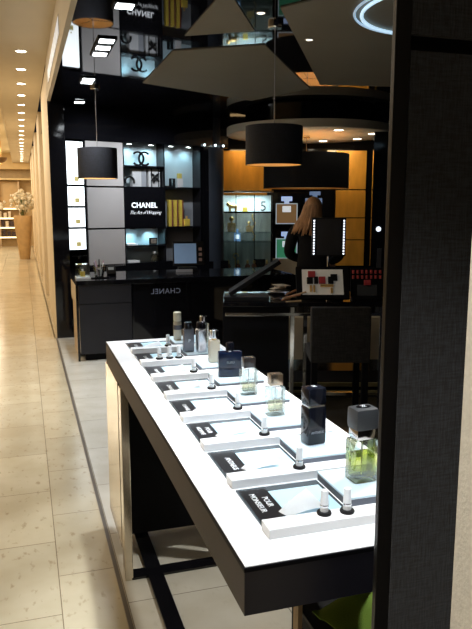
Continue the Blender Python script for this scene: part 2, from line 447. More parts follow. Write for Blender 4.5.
# ------------------------------------------------------------------ pendant lamps
SHADEIN = mat('gold shade lining', (.75, .48, .2), .5, vary=.06)
SHADEOUT = fabric_mat('dark shade fabric', (.0035, .0035, .007), 200, .0, .2)
def pendant(label, loc, r, h, z, ztop, power, wcol=(1, .72, .4), disc=False, emit=.25):
    t = thing('pendant_lamp', label, 'pendant lamp', loc, 0)
    bm = new(); lathe(bm, [(r, z), (r, z + h), (r - .004, z + h), (r - .004, z), (r, z)], n=64)
    s = obj('lamp_shade', bm, SHADEOUT, t, smooth=True)
    bm = new(); lathe(bm, [(r - .005, z + .002), (r - .005, z + h - .002), (r - .007, z + h - .002), (r - .007, z + .002), (r - .005, z + .002)], n=64)
    obj('lining', bm, SHADEIN, s, smooth=True)
    bm = new()
    for a in range(3): tube(bm, [(0, 0, z + h - .03), ((r - .004) * math.cos(a * 2.094), (r - .004) * math.sin(a * 2.094), z + h - .03)], .003, 6)
    obj('spider_frame', bm, CHROME, t)
    obj('bulb', sph(new(), 0, 0, z + h * .45, .035, .035, .045), mat('bulb glow %s' % label[:5], (1, .9, .7), .4, emit=3 if not disc else 1.5, ecol=(1, .75, .4)), t, smooth=True)
    obj('cord', cyl(new(), 0, 0, z + h * .5, ztop - .03, .004, n=8), mat('grey cord', (.3, .3, .32), .4, vary=.05), t)
    obj('canopy', lathe(new(), [(.045, ztop - .03), (.05, ztop - .022), (.05, ztop), (0, ztop)], n=24), CHROME, t)
    if disc: obj('diffuser', cyl(new(), 0, 0, z + .02, z + .026, r - .01, n=64), mat('gold diffuser', (.7, .42, .15), .6, emit=.22, ecol=(1, .5, .12)), t)
    light('POINT', 'pendant_bulb', (loc[0], loc[1], loc[2] + z + h * .45 - .07), power, wcol, size=.03)
    return t
pendant('small dark drum pendant lamp over the gift desk on the left', (.775, 7.3, 0), .205, .31, 1.873, 2.8, 1.0)
pendant('dark drum pendant lamp on a long cord at upper centre', (1.68, 4.47, 0), .197, .26, 1.873, 2.8, .7)
pendant('very wide dark drum pendant lamp under the round soffit', B(.99, 9.7, 0), .6, .47, 1.83, 2.56, 10, (1, .86, .62), disc=True)

# ------------------------------------------------------------------ tester counter (the white table)
X0, X1, Y0, Y1, ZT = .353, .868, 1.074, 3.222, .95
tb = thing('display_counter', 'long white topped tester counter with dark bronze sides in the foreground', 'counter', (.61, 2.15, 0))
def L(x0, x1, y0, y1): return (x0 - .61, x1 - .61, y0 - 2.15, y1 - 2.15)
obj('countertop', box(new(), *L(X0 + .003, X1 - .003, Y0 + .003, Y1 - .003), ZT - .010, ZT, .0015), WHITE, tb)
obj('edge_band', box(new(), *L(X0, X1, Y0, Y1), ZT - .011, ZT - .002, .001), SATINBLACK, tb)
bm = new()
box(bm, *L(X0 + .001, X0 + .02, Y0 + .001, Y1 - .001), .853, ZT - .011)
box(bm, *L(X1 - .02, X1 - .001, Y0 + .001, Y1 - .001), .853, ZT - .011)
box(bm, *L(X0 + .02, X1 - .02, Y1 - .02, Y1 - .001), .853, ZT - .011)
obj('side_apron', bm, APRON, tb)
obj('front_apron', box(new(), *L(X0 + .0015, X1 - .02, Y0 + .0005, Y0 + .02), .8532, ZT - .011), CHARCOAL, tb)  # darker than the side aprons; their difference in light is in the colour
obj('underside', box(new(), *L(X0 + .02, X1 - .02, Y0 + .02, Y1 - .02), .86, .875), SATINBLACK, tb)
cb = obj('cabinet', box(new(), *L(X0 + .012, X1 - .012, 2.90, Y1 - .02), .105, .858), SATINBLACK, tb)
obj('side_panel', box(new(), *L(X0 - .004, X0 + .012, 2.80, Y1), .10, .853, .001), STEEL, tb)
obj('side_panel', box(new(), *L(X1 - .012, X1 + .004, 2.80, Y1), .10, .853, .001), STEEL, tb)
for x in (X0 - .006, X1 - .028):
    obj('leg', box(new(), *L(x, x + .034, 2.69, 2.76), 0, .853, .002), STEEL, tb)
for x in (.60, .84):
    obj('leg', box(new(), *L(x, x + .012, 1.40, 1.43), 0, .86, .001), WOOD if x == .60 else STEEL, tb)
bm = new(); box(bm, *L(.445, .512, 1.2, 3.15), 0, .014, .001); obj('base_runner', bm, GLOSSBLACK, tb)
bm = new(); box(bm, *L(.375, .84, 2.69, 2.76), 0, .012, .001); obj('base_crossbar', bm, GLOSSBLACK, tb)

# trays, cards, testers
FRAMEG = mat('smoked glass plate', (.06, .075, .085), .06, vary=.1)
BLACKCARD = mat('black print card', (.012, .012, .014), .35, vary=.1)
ACEDGE = mat('acrylic edge', (.12, .135, .165), .5, spec=.2, vary=.05)
PLATFORM = mat('pale blue platform', (.62, .77, .86), .25, vary=.02)
ordn = ['nearest', 'second nearest', 'third nearest', 'fourth nearest', 'fifth nearest', 'sixth nearest', 'seventh nearest', 'farthest']
texts = [('POUR', 'MONSIEUR'), ('ANTAEUS', ''), ('POUR', 'HOMME'), ('CHANEL', '')] + [('CHANEL', '')] * 4
near_b = ['tall green bottle', 'black lacquered bottle', 'bronze-capped clear bottle', 'black-capped clear bottle', 'navy blue bottle', 'pale gold bottle', 'three small bottles', 'slim gold bottle']
for k in range(8):
    y0 = 1.156 + .2501 * k
    p = thing('sample_tray', 'white acrylic tray before the %s, %s on the counter' % (near_b[k], ordn[k]), 'tray', (.432, y0, ZT), 0, 'sample trays along the counter')
    obj('front_block', box(new(), 0, .378, 0, .047, 0, .021, .002), ACRYL, p)
    dp = obj('glass_plate', box(new(), .004, .206, .049, .236, 0, .003), FRAMEG, p)
    bm = new(); box(bm, .212, .380, .085, .242, 0, .016); obj('platform_base', bm, ACEDGE, p)
    obj('bottle_platform', box(new(), .211, .381, .084, .243, .016, .021, .0008), PLATFORM, p)
    c = thing('product_card', 'black printed card lying in the %s tray from the camera' % ordn[k], 'card', (.441, y0 + .055, ZT + .0032), 0, 'black product cards in the trays')
    obj('card', box(new(), 0, .062, 0, .17, 0, .001), BLACKCARD, c)
    a, b_ = texts[k]
    if b_:
        text('lettering', a, 0.019, LETTER, c, (.044, .10, .0013), (0, 0, -PI / 2), extrude=.0003)
        text('lettering', b_, 0.019, LETTER, c, (.021, .10, .0013), (0, 0, -PI / 2), extrude=.0003)
    else:
        text('lettering', a, .019, LETTER, c, (.033, .085, .0013), (0, 0, -PI / 2), extrude=.0003)
    # pale blue card and white blotter sheet
    q = obj('blue_card', box(new(), 0, .125, 0, .145, 0, .0015), PALEBLUE, None, (.504, y0 + .06, ZT + .0035), (0, 0, 0))
    tag(q, 'pale blue card half under the white blotter in the %s tray' % ordn[k], 'card', 'pale blue cards in the trays')
    rng = random.Random(k)
    sh = new()
    w_, l_ = .085, .13
    NX = 8
    for side, zz in ((0, 0), (1, .001)):
        pass
    A_, B_, C_, D_ = [(x_ + .003 * rng.uniform(-1, 1), y_ + .006 * rng.uniform(-1, 1), z_) for x_, y_, z_ in ((.056, .098, .006), (.153, .176, .016), (.150, .066, .020), (.066, .068, .008))]
    def lp(P, Q, t_): return tuple(P[i_] + (Q[i_] - P[i_]) * t_ for i_ in range(3))
    gv = []
    for i in range(NX + 1):
        t_ = i / NX; bow = .004 * math.sin(PI * t_)
        P, Q = lp(D_, C_, t_), lp(A_, B_, t_)
        gv.append([sh.verts.new((P[0], P[1], P[2] + bow)), sh.verts.new((Q[0], Q[1], Q[2] + bow))])
    fs = [sh.faces.new((gv[i][0], gv[i + 1][0], gv[i + 1][1], gv[i][1])) for i in range(NX)]
    bmesh.ops.solidify(sh, geom=sh.faces[:], thickness=.0012)
    q = obj('blotter_sheet', sh, PAPER, None, (.432, y0, ZT - .001))
    tag(q, 'white paper blotter sheet leaning in the %s tray from the camera' % ordn[k], 'blotter', 'white blotter sheets in the trays')

RUBBER = mat('black rubber', (.006, .006, .007), .5, spec=.25, vary=.1)
TESTW = mat('frosted white cap', (.8, .83, .86), .3, vary=.03)
def tester(x, y, label, h=.052):
    t = thing('tester_vial', label, 'tester', (x, y, ZT + .021), 0, 'white tester vials on the tray fronts')
    obj('base_ring', lathe(new(), [(.0145, 0), (.0155, .003), (.0145, .006), (.009, .007), (0, .007)], n=24), RUBBER, t, smooth=True)
    b = obj('vial', lathe(new(), [(.0085, .006), (.0085, h * .62), (.0078, h * .64), (.0078, h * .97), (.007, h), (0, h)], n=24), TESTW, t, smooth=True)
    obj('collar', lathe(new(), [(.0088, h * .30), (.0092, h * .33), (.0092, h * .38), (.0088, h * .41)], n=24), CHROME, b)
tester(.564, 1.188, 'left of the two white tester vials on the nearest tray')
tester(.613, 1.182, 'right of the two white tester vials on the nearest tray')
for k, x in ((1, .611), (2, .611), (3, .613), (4, .597), (5, .595), (6, .593), (7, .599)):
    tester(x, 1.156 + .2501 * k + .026, 'white tester vial on the front of the %s tray' % ordn[k])
tester(.555, 2.686, 'middle of three white tester vials on the seventh nearest tray')
tester(.512, 2.686, 'leftmost of three white tester vials on the seventh nearest tray')

# ------------------------------------------------------------------ fragrance bottles
PZ = ZT + .021
LIQG = clear_mat('green yellow fragrance', (.80, .84, .36), .0)
LIQC = clear_mat('pale straw fragrance', (.80, .80, .62), .08)
LIQW = mat('pale gold fragrance', (.62, .58, .45), .2, vary=.04)
def rbox(bm, wx, wy, z0, z1, bev):
    return box(bm, -wx / 2, wx / 2, -wy / 2, wy / 2, z0, z1, bev)
def bottle(label, x, y, rotz=0):
    return thing('fragrance_bottle', label, 'perfume bottle', (x, y, PZ), rotz)
# 1 green
t = bottle('tall square bottle of yellow-green fragrance with grey cap on the nearest platform', .721, 1.325, R(4))
obj('glass_body', rbox(new(), .062, .048, 0, .100, .007), CLEAR, t, smooth=True)
obj('fragrance', rbox(new(), .052, .038, .009, .066, .005), LIQG, t, smooth=True)
obj('label_strip', box(new(), -.017, .017, -.0262, -.0253, .030, .07), clear_mat('printed clear label', (.8, .85, .7), .05), t)
obj('collar', rbox(new(), .052, .042, .100, .128, .008), CHROME, t, smooth=True)
cp = obj('cap', rbox(new(), .060, .048, .123, .175, .010), GREYCAP, t, smooth=True)
obj('cap_inset', lathe(new(), [(.019, .1751), (.018, .1757), (0, .1757)], sx=1, sy=.6), GLOSSBLACK, cp)
m_ = new(); cc_mark(m_, 0, 0, .006, -.0003, .0003); xf(m_, Matrix.Rotation(-PI / 2, 4, 'X'))
obj('emblem', m_, LETTER, cp, (0, 0, .1762))
obj('dip_tube', cyl(new(), 0, 0, .012, .12, .0015, n=8), LETTER, t)
# 2 black
t = bottle('tall black lacquered fragrance bottle on the second platform', .714, 1.584, R(6))
obj('body', rbox(new(), .056, .046, 0, .105, .008), BLACKGLOSSY, t, smooth=True)
obj('cap', rbox(new(), .055, .045, .106, .155, .008), BLACKGLOSSY, t, smooth=True)
obj('collar', rbox(new(), .050, .040, .1045, .1065, .003), CHROME, t)
m_ = new(); cc_mark(m_, 0, 0, .006, -.0003, .0003); xf(m_, Matrix.Rotation(-PI / 2, 4, 'X'))
obj('emblem', m_, LETTER, t, (0, 0, .1556))
text('lettering', 'ANTAEUS', .0085, mat('grey print', (.4, .42, .45), .5, vary=.02), t, (0, -.0235, .035), extrude=.0002)
# 3, 4 clear
def clear_bottle(label, x, y, capm, liq, hb=.088, hc=.034, w_=.056, d_=.036, rz=0, lines=True, lv=.5):
    t = bottle(label, x, y, rz)
    obj('glass_body', rbox(new(), w_, d_, 0, hb, .005), CLEAR, t, smooth=True)
    obj('fragrance', rbox(new(), w_ - .016, d_ - .014, .012, hb * lv, .003), liq, t)
    obj('collar', rbox(new(), w_ * .5, d_ * .55, hb, hb + .008, .002), CHROME, t)
    c = obj('cap', rbox(new(), w_ * .74, d_ * .9, hb + .006, hb + .006 + hc, .003), capm, t, smooth=True)
    if lines:
        text('lettering', 'CHANEL', .008, mat('dark print', (.05, .05, .06), .5, vary=.02), t, (0, -d_ / 2 - .0006, hb * .62), extrude=.0002)
    obj('dip_tube', cyl(new(), 0, 0, .012, hb, .0012, n=8), LETTER, t)
    return t
clear_bottle('square clear fragrance bottle with bronze cap on the third platform', .704, 1.845, mat('bronze cap', (.35, .27, .2), .2, .9, vary=.05), LIQC)
clear_bottle('square clear fragrance bottle with black cap on the fourth platform', .697, 2.079, mat('brown black cap', (.03, .025, .024), .2, vary=.05), LIQC, lv=.45)
# 5 navy
t = bottle('broad dark navy fragrance bottle with round black cap', .708, 2.33, R(-8))
obj('body', rbox(new(), .088, .034, 0, .095, .006), NAVY, t, smooth=True)
obj('collar', cyl(new(), 0, 0, .095, .100, .012), CHROME, t)
obj('cap', lathe(new(), [(.015, .099), (.015, .125), (.013, .128), (0, .128)], n=24), BLACKGLOSSY, t, smooth=True)
text('lettering', 'BLEU', .013, mat('dim print', (.25, .28, .33), .5, vary=.02), t, (0, -.0176, .055), extrude=.0002)
# 6 pale gold
t = bottle('small pale gold fragrance bottle with silver cap on the sixth platform', .713, 2.566, R(4))
obj('body', rbox(new(), .044, .030, 0, .093, .006), mat('frosted gold glass', (.5, .45, .36), .2, .2, vary=.04), t, smooth=True)
obj('collar', cyl(new(), 0, 0, .093, .102, .010), GOLD, t)
obj('cap', lathe(new(), [(.016, .100), (.017, .104), (.017, .130), (.014, .133), (0, .133)], n=24, power=.7), CHROME, t, smooth=True)
# 7,8,9
t = bottle('tallest clear fragrance bottle with silver cap at the back of the counter', .742, 2.845, R(10))
obj('glass_body', rbox(new(), .044, .032, 0, .112, .005), CLEAR, t, smooth=True)
obj('fragrance', rbox(new(), .030, .02, .010, .09, .003), LIQC, t)
obj('cap', lathe(new(), [(.013, .112), (.013, .122), (.016, .124), (.016, .143), (.013, .146), (0, .146)], n=24), CHROME, t, smooth=True)
t = bottle('silver fragrance bottle with black cap between grey and clear bottles', .712, 2.77, R(8))
obj('body', lathe(new(), [(.02, 0), (.022, .003), (.022, .098), (.018, .103), (.012, .106)], n=32, power=.6), SILVERB, t, smooth=True)
obj('cap', lathe(new(), [(.019, .104), (.019, .128), (.016, .132), (0, .132)], n=28), BLACKGLOSSY, t, smooth=True)
t = bottle('dark grey fragrance bottle with black cap at the left of its group', .660, 2.79, R(4))
obj('body', rbox(new(), .046, .032, 0, .102, .006), GREYB, t, smooth=True)
obj('cap', lathe(new(), [(.017, .102), (.017, .127), (.014, .130), (0, .130)], n=28), BLACKGLOSSY, t, smooth=True)
text('emblem', 'P', .02, mat('grey print', (.4, .42, .45), .5), t, (0, -.0168, .05), extrude=.0002)
# 10
t = bottle('slim pale gold bottle at the far left end of the counter', .672, 3.06, 0)
obj('body', lathe(new(), [(.017, 0), (.019, .003), (.019, .085), (.016, .09)], n=28), mat('champagne glass', (.52, .46, .36), .25, .3, vary=.04), t, smooth=True)
obj('band', lathe(new(), [(.0195, .05), (.0198, .052), (.0198, .07), (.0195, .072)], n=28), GREYB, t)
obj('cap', lathe(new(), [(.016, .09), (.0185, .093), (.0185, .13), (.015, .133), (0, .133)], n=28), LIQW, t, smooth=True)

# ------------------------------------------------------------------ things under the counter
t = thing('waste_bin', 'black open bin under the near end of the counter', 'bin', (.745, 1.40, 0))
bm = new(); box(bm, -.105, .09, -.14, .14, 0, .56, .006)
obj('body', bm, SATINBLACK, t)
obj('rim', box(new(), -.108, .093, -.143, .143, .555, .566, .002), RUBBER, t)
bm = new(); bmesh.ops.create_grid(bm, x_segments=26, y_segments=26, size=.09)
rg = random.Random(3)
for v in bm.verts:
    x, y = v.co.x, v.co.y; r = math.hypot(x, y)
    v.co.z = .070 * max(0, 1 - (r / .11) ** 2) + .020 * math.sin(26 * x + 9 * y) * math.cos(20 * y - 12 * x)
    if v.co.z < .0: v.co.z = .0 + rg.random() * .003
bmesh.ops.solidify(bm, geom=bm.faces[:], thickness=.002)
tag(obj('cleaning_cloth', bm, mat('green cloth', (.30, .52, .07), .85, bump=.3, bscale=300, vary=.1), None, (.755, 1.35, .580), (0, 0, .3), smooth=True), 'crumpled lime green cloth on the black bin under the counter', 'cloth')

# ------------------------------------------------------------------ gift desk
DK = thing('service_desk', 'glossy black gift wrapping desk at the left under the small pendant lamp', 'desk', (.48, 6.94, 0))
obj('body', box(new(), .03, .56, .03, .85, .07, .79, .004), CHARCOAL, DK)
obj('drawer_front', box(new(), .028, .562, .012, .03, .60, .785, .002), CHARCOAL, DK)
obj('door_front', box(new(), .028, .562, .012, .03, .075, .592, .002), CHARCOAL, DK)
obj('body', box(new(), .57, 2.35, .05, .85, 0, .79, .004), GLOSSBLACK, DK)
obj('kick', box(new(), .08, .54, .06, .8, 0, .07), SATINBLACK, DK)
obj('worktop', box(new(), 0, 2.38, 0, .9, .79, .84, .003), GLOSSBLACK, DK)
obj('side_panel', box(new(), .008, .03, .06, .84, .56, .79, .002), WOOD, DK)
obj('side_drawer', box(new(), .003, .012, .12, .80, .60, .68, .001), mat('cream drawer', (.6, .5, .35), .4, vary=.05), DK)
obj('side_drawer', box(new(), .003, .012, .12, .80, .69, .77, .001), MATS['cream drawer'], DK)
obj('side_panel', box(new(), .02, .03, .25, .84, .0, .56, .002), WOOD, DK)
obj('leg', box(new(), .0, .022, .02, .05, 0, .79, .001), GLOSSBLACK, DK)
text('lettering', 'CHANEL', .078, mat('mirrored lettering', (.25, .28, .4), .4, emit=.03, ecol=(.6, .7, 1), vary=.01), DK, (.935, .046, .695), (PI / 2, 0, 0), extrude=.002, mirror=True, spacing=1.1)  # mirrored word modelled as raised letters with a faint glow

# things on the desk
t = thing('pen_cup', 'clear cup of pink and white tissue and pens on the gift desk', 'cup', (.745, 7.2, .84))
obj('tray', box(new(), -.09, .11, -.07, .07, 0, .012, .002), GLOSSBLACK, t)
obj('cup', lathe(new(), [(.045, .012), (.062, .12), (.058, .12), (.042, .016), (0, .016)], n=24), CLEAR, t, smooth=True)
rg = random.Random(5)
for i in range(9):
    a = rg.random() * 6.28; r = .03
    obj('pen', tube(new(), [(r * math.cos(a) * .5, r * math.sin(a) * .5, .02), (r * math.cos(a) * 1.7, r * math.sin(a) * 1.7, .15 + .05 * rg.random())], .006, 6),
        [mat('pink stick', (.7, .5, .6), .5), PAPER, RUBBER, mat('lilac stick', (.5, .45, .65), .5)][i % 4], t)
t = thing('acrylic_display_box', 'clear acrylic box holding a small gold bottle on the gift desk', 'display box', (.575, 7.16, .84))
obj('base', box(new(), -.075, .07, -.06, .12, 0, .02, .002), ACRYL, t)
obj('cover', box(new(), -.07, .065, -.055, .115, .02, .15, .001), CLEAR, t)
obj('bottle', box(new(), -.03, .02, 0, .03, .021, .075, .004), GOLDBOX, t)
obj('bottle_cap', box(new(), -.015, .005, .005, .025, .075, .10, .002), ACRYL, t)
t = thing('card_terminal', 'small black card terminal on the gift desk beside the pen cup', 'card terminal', (.90, 7.45, .84))
obj('body', xf(box(new(), -.05, .05, -.06, .06, -.015, .015, .004), Matrix.Translation((0, 0, .045)) @ Matrix.Rotation(R(40), 4, 'X')), RUBBER, t)
obj('display', xf(box(new(), -.03, .03, 0, .04, .015, .017), Matrix.Translation((0, 0, .045)) @ Matrix.Rotation(R(40), 4, 'X')), mat('pale display', (.3, .35, .4), .3, emit=.1), t)
t = thing('till_monitor', 'touchscreen till monitor with a pale blue screen on the gift desk', 'monitor', (1.80, 7.6, .84), R(-8))
obj('stand', box(new(), -.11, .11, -.06, .1, 0, .05, .006), RUBBER, t)
hd = obj('screen_housing', xf(box(new(), -.17, .19, -.015, .02, -.14, .14, .006), Matrix.Translation((0, 0, .205)) @ Matrix.Rotation(R(-12), 4, 'X')), RUBBER, t)
obj('screen', xf(box(new(), -.155, .10, -.018, -.014, -.115, .115), Matrix.Translation((0, 0, .205)) @ Matrix.Rotation(R(-12), 4, 'X')), SCREEN, hd)
for i in range(3):
    obj('button', xf(box(new(), .128, .165, -.020, -.014, -.09 + i * .06, -.055 + i * .06), Matrix.Translation((0, 0, .205)) @ Matrix.Rotation(R(-12), 4, 'X')), mat('dim button', (.3, .2, .18), .4, emit=.05), hd)
obj('base_strip', box(new(), -.14, .05, -.075, -.062, .0, .03, .002), mat('grey plastic', (.3, .3, .32), .4, vary=.05), t)

# ------------------------------------------------------------------ gift wall shelving
SH = thing('shelving_unit', 'tall wall shelving with pale lit bays and glossy black dividers', 'shelving', W(0, 0, 0), WA)
zs = [.80, 1.30, 1.83, 2.40]
for a, b_ in zip(zs, zs[1:]):
    obj('blank_panel', box(new(), -.54, -.035, 0, .03, a + .01, b_ - .012, .002), GREYPANEL, SH)
def bay(s0, s1, z0, z1, m):
    obj('back_panel', box(new(), s0, s1, .20, .22, z0, z1), m, SH)
bay(-.02, .565, 1.83, 2.40, TEALPANEL); bay(-.02, .565, .80, 1.30, TEALPANEL)
bay(.58, 1.14, .80, 1.30, GREYBACK); bay(.58, 1.14, 1.30, 1.83, GREYBACK); bay(.58, 1.14, 1.83, 2.40, TEALPANEL)
for s in (-.56, -.028, .572, 1.15, 1.20):
    obj('divider', box(new(), s - .008, s + .008, 0, .22, .80, 2.40), GLOSSBLACK, SH)
for a, b_, z, d in ((-.02, .565, 2.10, .0), (-.02, .565, 1.83, 0), (-.02, .565, 1.30, 0), (-.02, .565, 1.06, 0.0), (.58, 1.14, 1.83, 0), (.58, 1.14, 1.30, 0)):
    obj('shelf', box(new(), a, b_, .0, .21, z - .009, z + .009), GLOSSBLACK, SH)
for s, m_ in ((1.175, GREYBACK),):
    obj('end_panel', box(new(), 1.21, 1.30, .02, .38, .80, 2.40, .01), GLOSSBLACK, SH)
# sign panel
t = thing('sign_panel', 'black sign panel reading CHANEL The Art of Wrapping in white', 'sign', W(.27, -.004, 1.31), WA)
obj('panel', box(new(), -.29, .285, 0, .05, 0, .51, .002), GLOSSBLACK, t)
text('lettering', 'CHANEL', .094, SIGNLET, t, (-.01, -.002, .285), extrude=.001, bold=.002, spacing=1.08)
text('lettering', 'The Art of Wrapping', .064, SIGNLET, t, (.0, -.002, .19), shear=.5, extrude=.0006, spacing=.86, bold=-.0012)
# CC emblem
t = new(); cc_mark(t, 0, 0, .095, 0, .02)
tag(obj('double_c_emblem', t, GLOSSBLACK, None, W(.27, .07, 2.205), (0, 0, WA)), 'black interlocking double C emblem standing on the top shelf', 'emblem')
# small lamps over the bays
for i, (s, zz) in enumerate(((.10, 2.39), (.42, 2.39), (.72, 2.39), (1.0, 2.39), (.12, 1.29), (.42, 1.29))):
    lb = ['leftmost small spotlight above the double C emblem', 'second small spotlight above the double C emblem', 'small spotlight above the bay of glass gifts, left', 'small spotlight above the bay of glass gifts, right', 'left small spotlight under the CHANEL sign', 'right small spotlight under the CHANEL sign'][i]
    t = thing('shelf_spotlight', lb, 'spotlight', W(s, .08, zz), WA, 'small spotlights in the shelving')
    obj('lamp', cyl(new(), 0, 0, -.006, -.002, .032, n=20), GLOW, t)
    obj('rim', lathe(new(), [(.032, -.006), (.04, -.008), (.042, 0), (.03, 0)], n=20), CHROME, t)
    x, y, z = W(s, .09, zz - .03); tx, ty, tz = W(s, .20, zz - .35)
    light('SPOT', 'shelf_spot_light', (x, y, z), (5 if zz > 2 else 4) * (1 if s < .6 else .5), (.45, .85, 1), (tx, ty, tz), .03, 120, .8)
# extra dots of the curved end of the fascia
for i, (x, y) in enumerate((W(1.20, -.03)[:2], W(1.36, -.06)[:2], W(1.50, -.05)[:2])):
    t = thing('fascia_spotlight', ['left', 'middle', 'right'][i] + ' of three tiny spotlights at the curved end of the fascia', 'spotlight', (x, y, 2.42))
    obj('lamp', sph(new(), 0, 0, 0, .016, n=12), mat('small glow', (1, 1, 1), .5, emit=4, ecol=(.7, .9, 1)), t)
    obj('bracket', box(new(), -.008, .008, 0, .05, .012, .02), CHROME, t)
# gifts on the shelves
def wt(name, label, cat, s, d, z, group=None): return thing(name, label, cat, W(s, d * .42, z), WA, group)
t = wt('gift_box', 'pale gift box standing on the shelf below the emblem', 'box', .25, .2, 1.839)
obj('box', box(new(), -.11, .09, 0, .08, 0, .23, .003), mat('pale box card', (.55, .55, .56), .6, vary=.04), t)
obj('lid', box(new(), .02, .092, -.003, .083, 0, .232, .003), mat('grey box card', (.3, .31, .34), .6, vary=.04), t)
t = wt('gift_box', 'pale gift box tied with a large black bow', 'box', .46, .18, 1.839)
obj('box', box(new(), -.085, .085, 0, .08, 0, .24, .003), MATS['pale box card'], t)
bm = new(); box(bm, -.05, -.035, -.003, .083, 0, .242); box(bm, .055, .07, -.003, .083, 0, .242)
obj('ribbon', bm, RUBBER, t)
bm = new()
for a in (35, 145, 215, 325, 250):
    c_, s_ = math.cos(R(a)), math.sin(R(a))
    tube(bm, [(0, -.015, .13), (.035 * c_, -.025, .13 + .045 * s_), (.075 * c_, -.02, .13 + .09 * s_)], [.008, .018, .006], 8)
obj('bow', bm, RUBBER, t)
bm = new(); arc(bm, 0, .06, .055, .075, -20, 200, 0, .03)
tag(obj('ribbon_roll', bm, RUBBER, None, W(.09, .06, 1.842), (0, 0, WA)), 'black arched ribbon spool at the left of the shelf', 'ribbon')
t = wt('glass_cube', 'small square black and glass frame on the right bay shelf', 'frame', .71, .16, 1.839)
bm = new()
for a in ((-.07, .07, 0, .02), (-.0, .07, .11, .12), (-.0, .01, .02, .12), (.06, .07, .02, .12)): box(bm, a[0], a[1], 0, .05, a[2], a[3])
obj('frame', bm, RUBBER, t); obj('pane', box(new(), .01, .06, .02, .025, .02, .11), CLEAR, t)
t = wt('gift_bottle', 'pale bottle with gold square cap on the right bay shelf', 'bottle', .86, .16, 1.839)
obj('body', box(new(), -.045, .045, 0, .05, 0, .12, .004), mat('pale box card', (.5, .5, .5), .6), t); obj('cap', box(new(), -.03, .03, .005, .045, .12, .19, .003), mat('dull gold', (.5, .42, .1), .4, vary=.04), t)
for i, s in enumerate((.69, .775, .86)):
    t = wt('gold_box', ['left', 'middle', 'right'][i] + ' of three tall narrow gold boxes on the middle shelf', 'box', s, .14, 1.309, 'tall gold boxes')
    obj('box', box(new(), -.021, .021, 0, .05, 0, .36, .002), GOLDBOX, t)
    obj('side_band', box(new(), .0212, .042, .002, .048, 0, .355, .001), mat('oxblood card', (.2, .05, .04), .5, vary=.05), t)
t = wt('gold_bottle', 'small squat gold bottle in front of the gold boxes', 'bottle', .945, .07, 1.309)
obj('body', box(new(), -.045, .045, 0, .04, 0, .10, .01), GOLDBOX, t); obj('cap', box(new(), -.012, .012, .01, .03, .10, .14, .003), GOLD, t)
for s, d, z, wd, h, lb, m_ in ((.10, .1, 1.069, .15, .025, 'flat stack of white leaflets on the lower left shelf', PAPER),
                           (.11, .1, .84, .17, .03, 'white folded cards low in the left bay', PAPER)):
    tag(obj('leaflet_stack', xf(box(new(), -wd / 2, wd / 2, 0, .14, 0, h, .001), Matrix.Rotation(0, 4, 'Z')), m_, None, W(s, .04, z), (0, 0, WA)), lb, 'leaflets')
t = wt('picture_frame', 'small dark picture frame on the lower left shelf', 'picture frame', .42, .14, 1.07)
obj('frame', box(new(), -.06, .06, 0, .015, 0, .09, .002), RUBBER, t); obj('picture', box(new(), -.04, .045, -.001, 0, .015, .075), mat('dim picture', (.25, .2, .16), .5, vary=.5, vscale=30), t)
t = wt('glass_jar', 'small clear jar low in the left bay below the picture frame', 'jar', .43, .14, .84)
obj('jar', lathe(new(), [(.05, .001), (.055, .01), (.05, .09), (.03, .10)], n=20), CLEAR, t, smooth=True); obj('stopper', sph(new(), 0, 0, .12, .022), MATS['pale box card'], t, smooth=True)
struct('trim_20', box(new(), -.54, 1.2, .0, .42, .80, .84), GLOSSBLACK, W(0, 0), (0, 0, WA))

# light boxes in a column at the left
LB = mat('light box face', (1, 1, 1), .4, emit=2.4, ecol=(.86, .95, 1))
for i, (z0, z1) in enumerate(((1.845, 2.37), (1.585, 1.83), (1.325, 1.57), (1.045, 1.31))):
    t = thing('light_box', ['tall top', 'second from top', 'third from top', 'lowest'][i] + ' of the stacked glowing light boxes with a gold bottle picture', 'light box', W(-.695, -.05, z0), WA, 'stacked light boxes')
    h = z1 - z0
    obj('frame', box(new(), -.13, .12, .006, .06, -.006, h + .006, .002), GLOSSBLACK, t)
    obj('lit_face', box(new(), -.118, .095, 0, .008, .006, h - .006), LB, t)
    bm = new(); box(bm, -.03, .03, -.002, 0, .045, .10); obj('picture', bm, mat('gold print', (.5, .42, .15), .5, emit=.35, ecol=(.75, .62, .25), vary=.3, vscale=60), t)
    bm = new(); box(bm, -.008, .008, -.002, 0, .12, .135); obj('small_print', bm, MATS['gold print'], t)
t = thing('chrome_ledge', 'small chrome ledge under the lowest light box', 'ledge', W(-.70, -.10, .965), WA)
obj('ledge', box(new(), -.09, .09, 0, .05, 0, .012, .002), CHROME, t); obj('bracket', box(new(), -.01, .01, .02, .06, -.03, 0, .002), CHROME, t)

# ------------------------------------------------------------------ back of the boutique
# amber wall panels and black display wall
zp = lambda z: 1.6 + (z - 1.6) * 11.2 / 10.5
for (u0, u1, z0, z1) in ((1.54, 2.0, 1.84, 2.42), (1.54, 2.0, 1.41, 1.825), (1.54, 2.0, 1.07, 1.395), (1.54, 2.0, .66, 1.055), (-.22, .55, 1.80, 2.42), (-.22, .48, .6, 1.785)):
    struct('trim_%d' % (30 + int(z0 * 10) + (20 if u0 < 0 else 0)), box(new(), u0 * 1.067, u1 * 1.067, 0, .04, zp(z0), zp(z1), .003), AMBERWALL, B(0, 11.24), (0, 0, -YAW))
light('AREA', 'amber_wall_fill', B(1.8, 10.75, 2.5), 5, (1, .72, .36), B(1.9, 11.24, 1.5), .5, size_y=.1)  # unseen area lights added here and below to brighten the amber panels
light('AREA', 'amber_wall_fill', B(.2, 10.85, 2.5), 2.6, (1, .66, .3), B(.2, 11.24, 1.9), .6, size_y=.1)
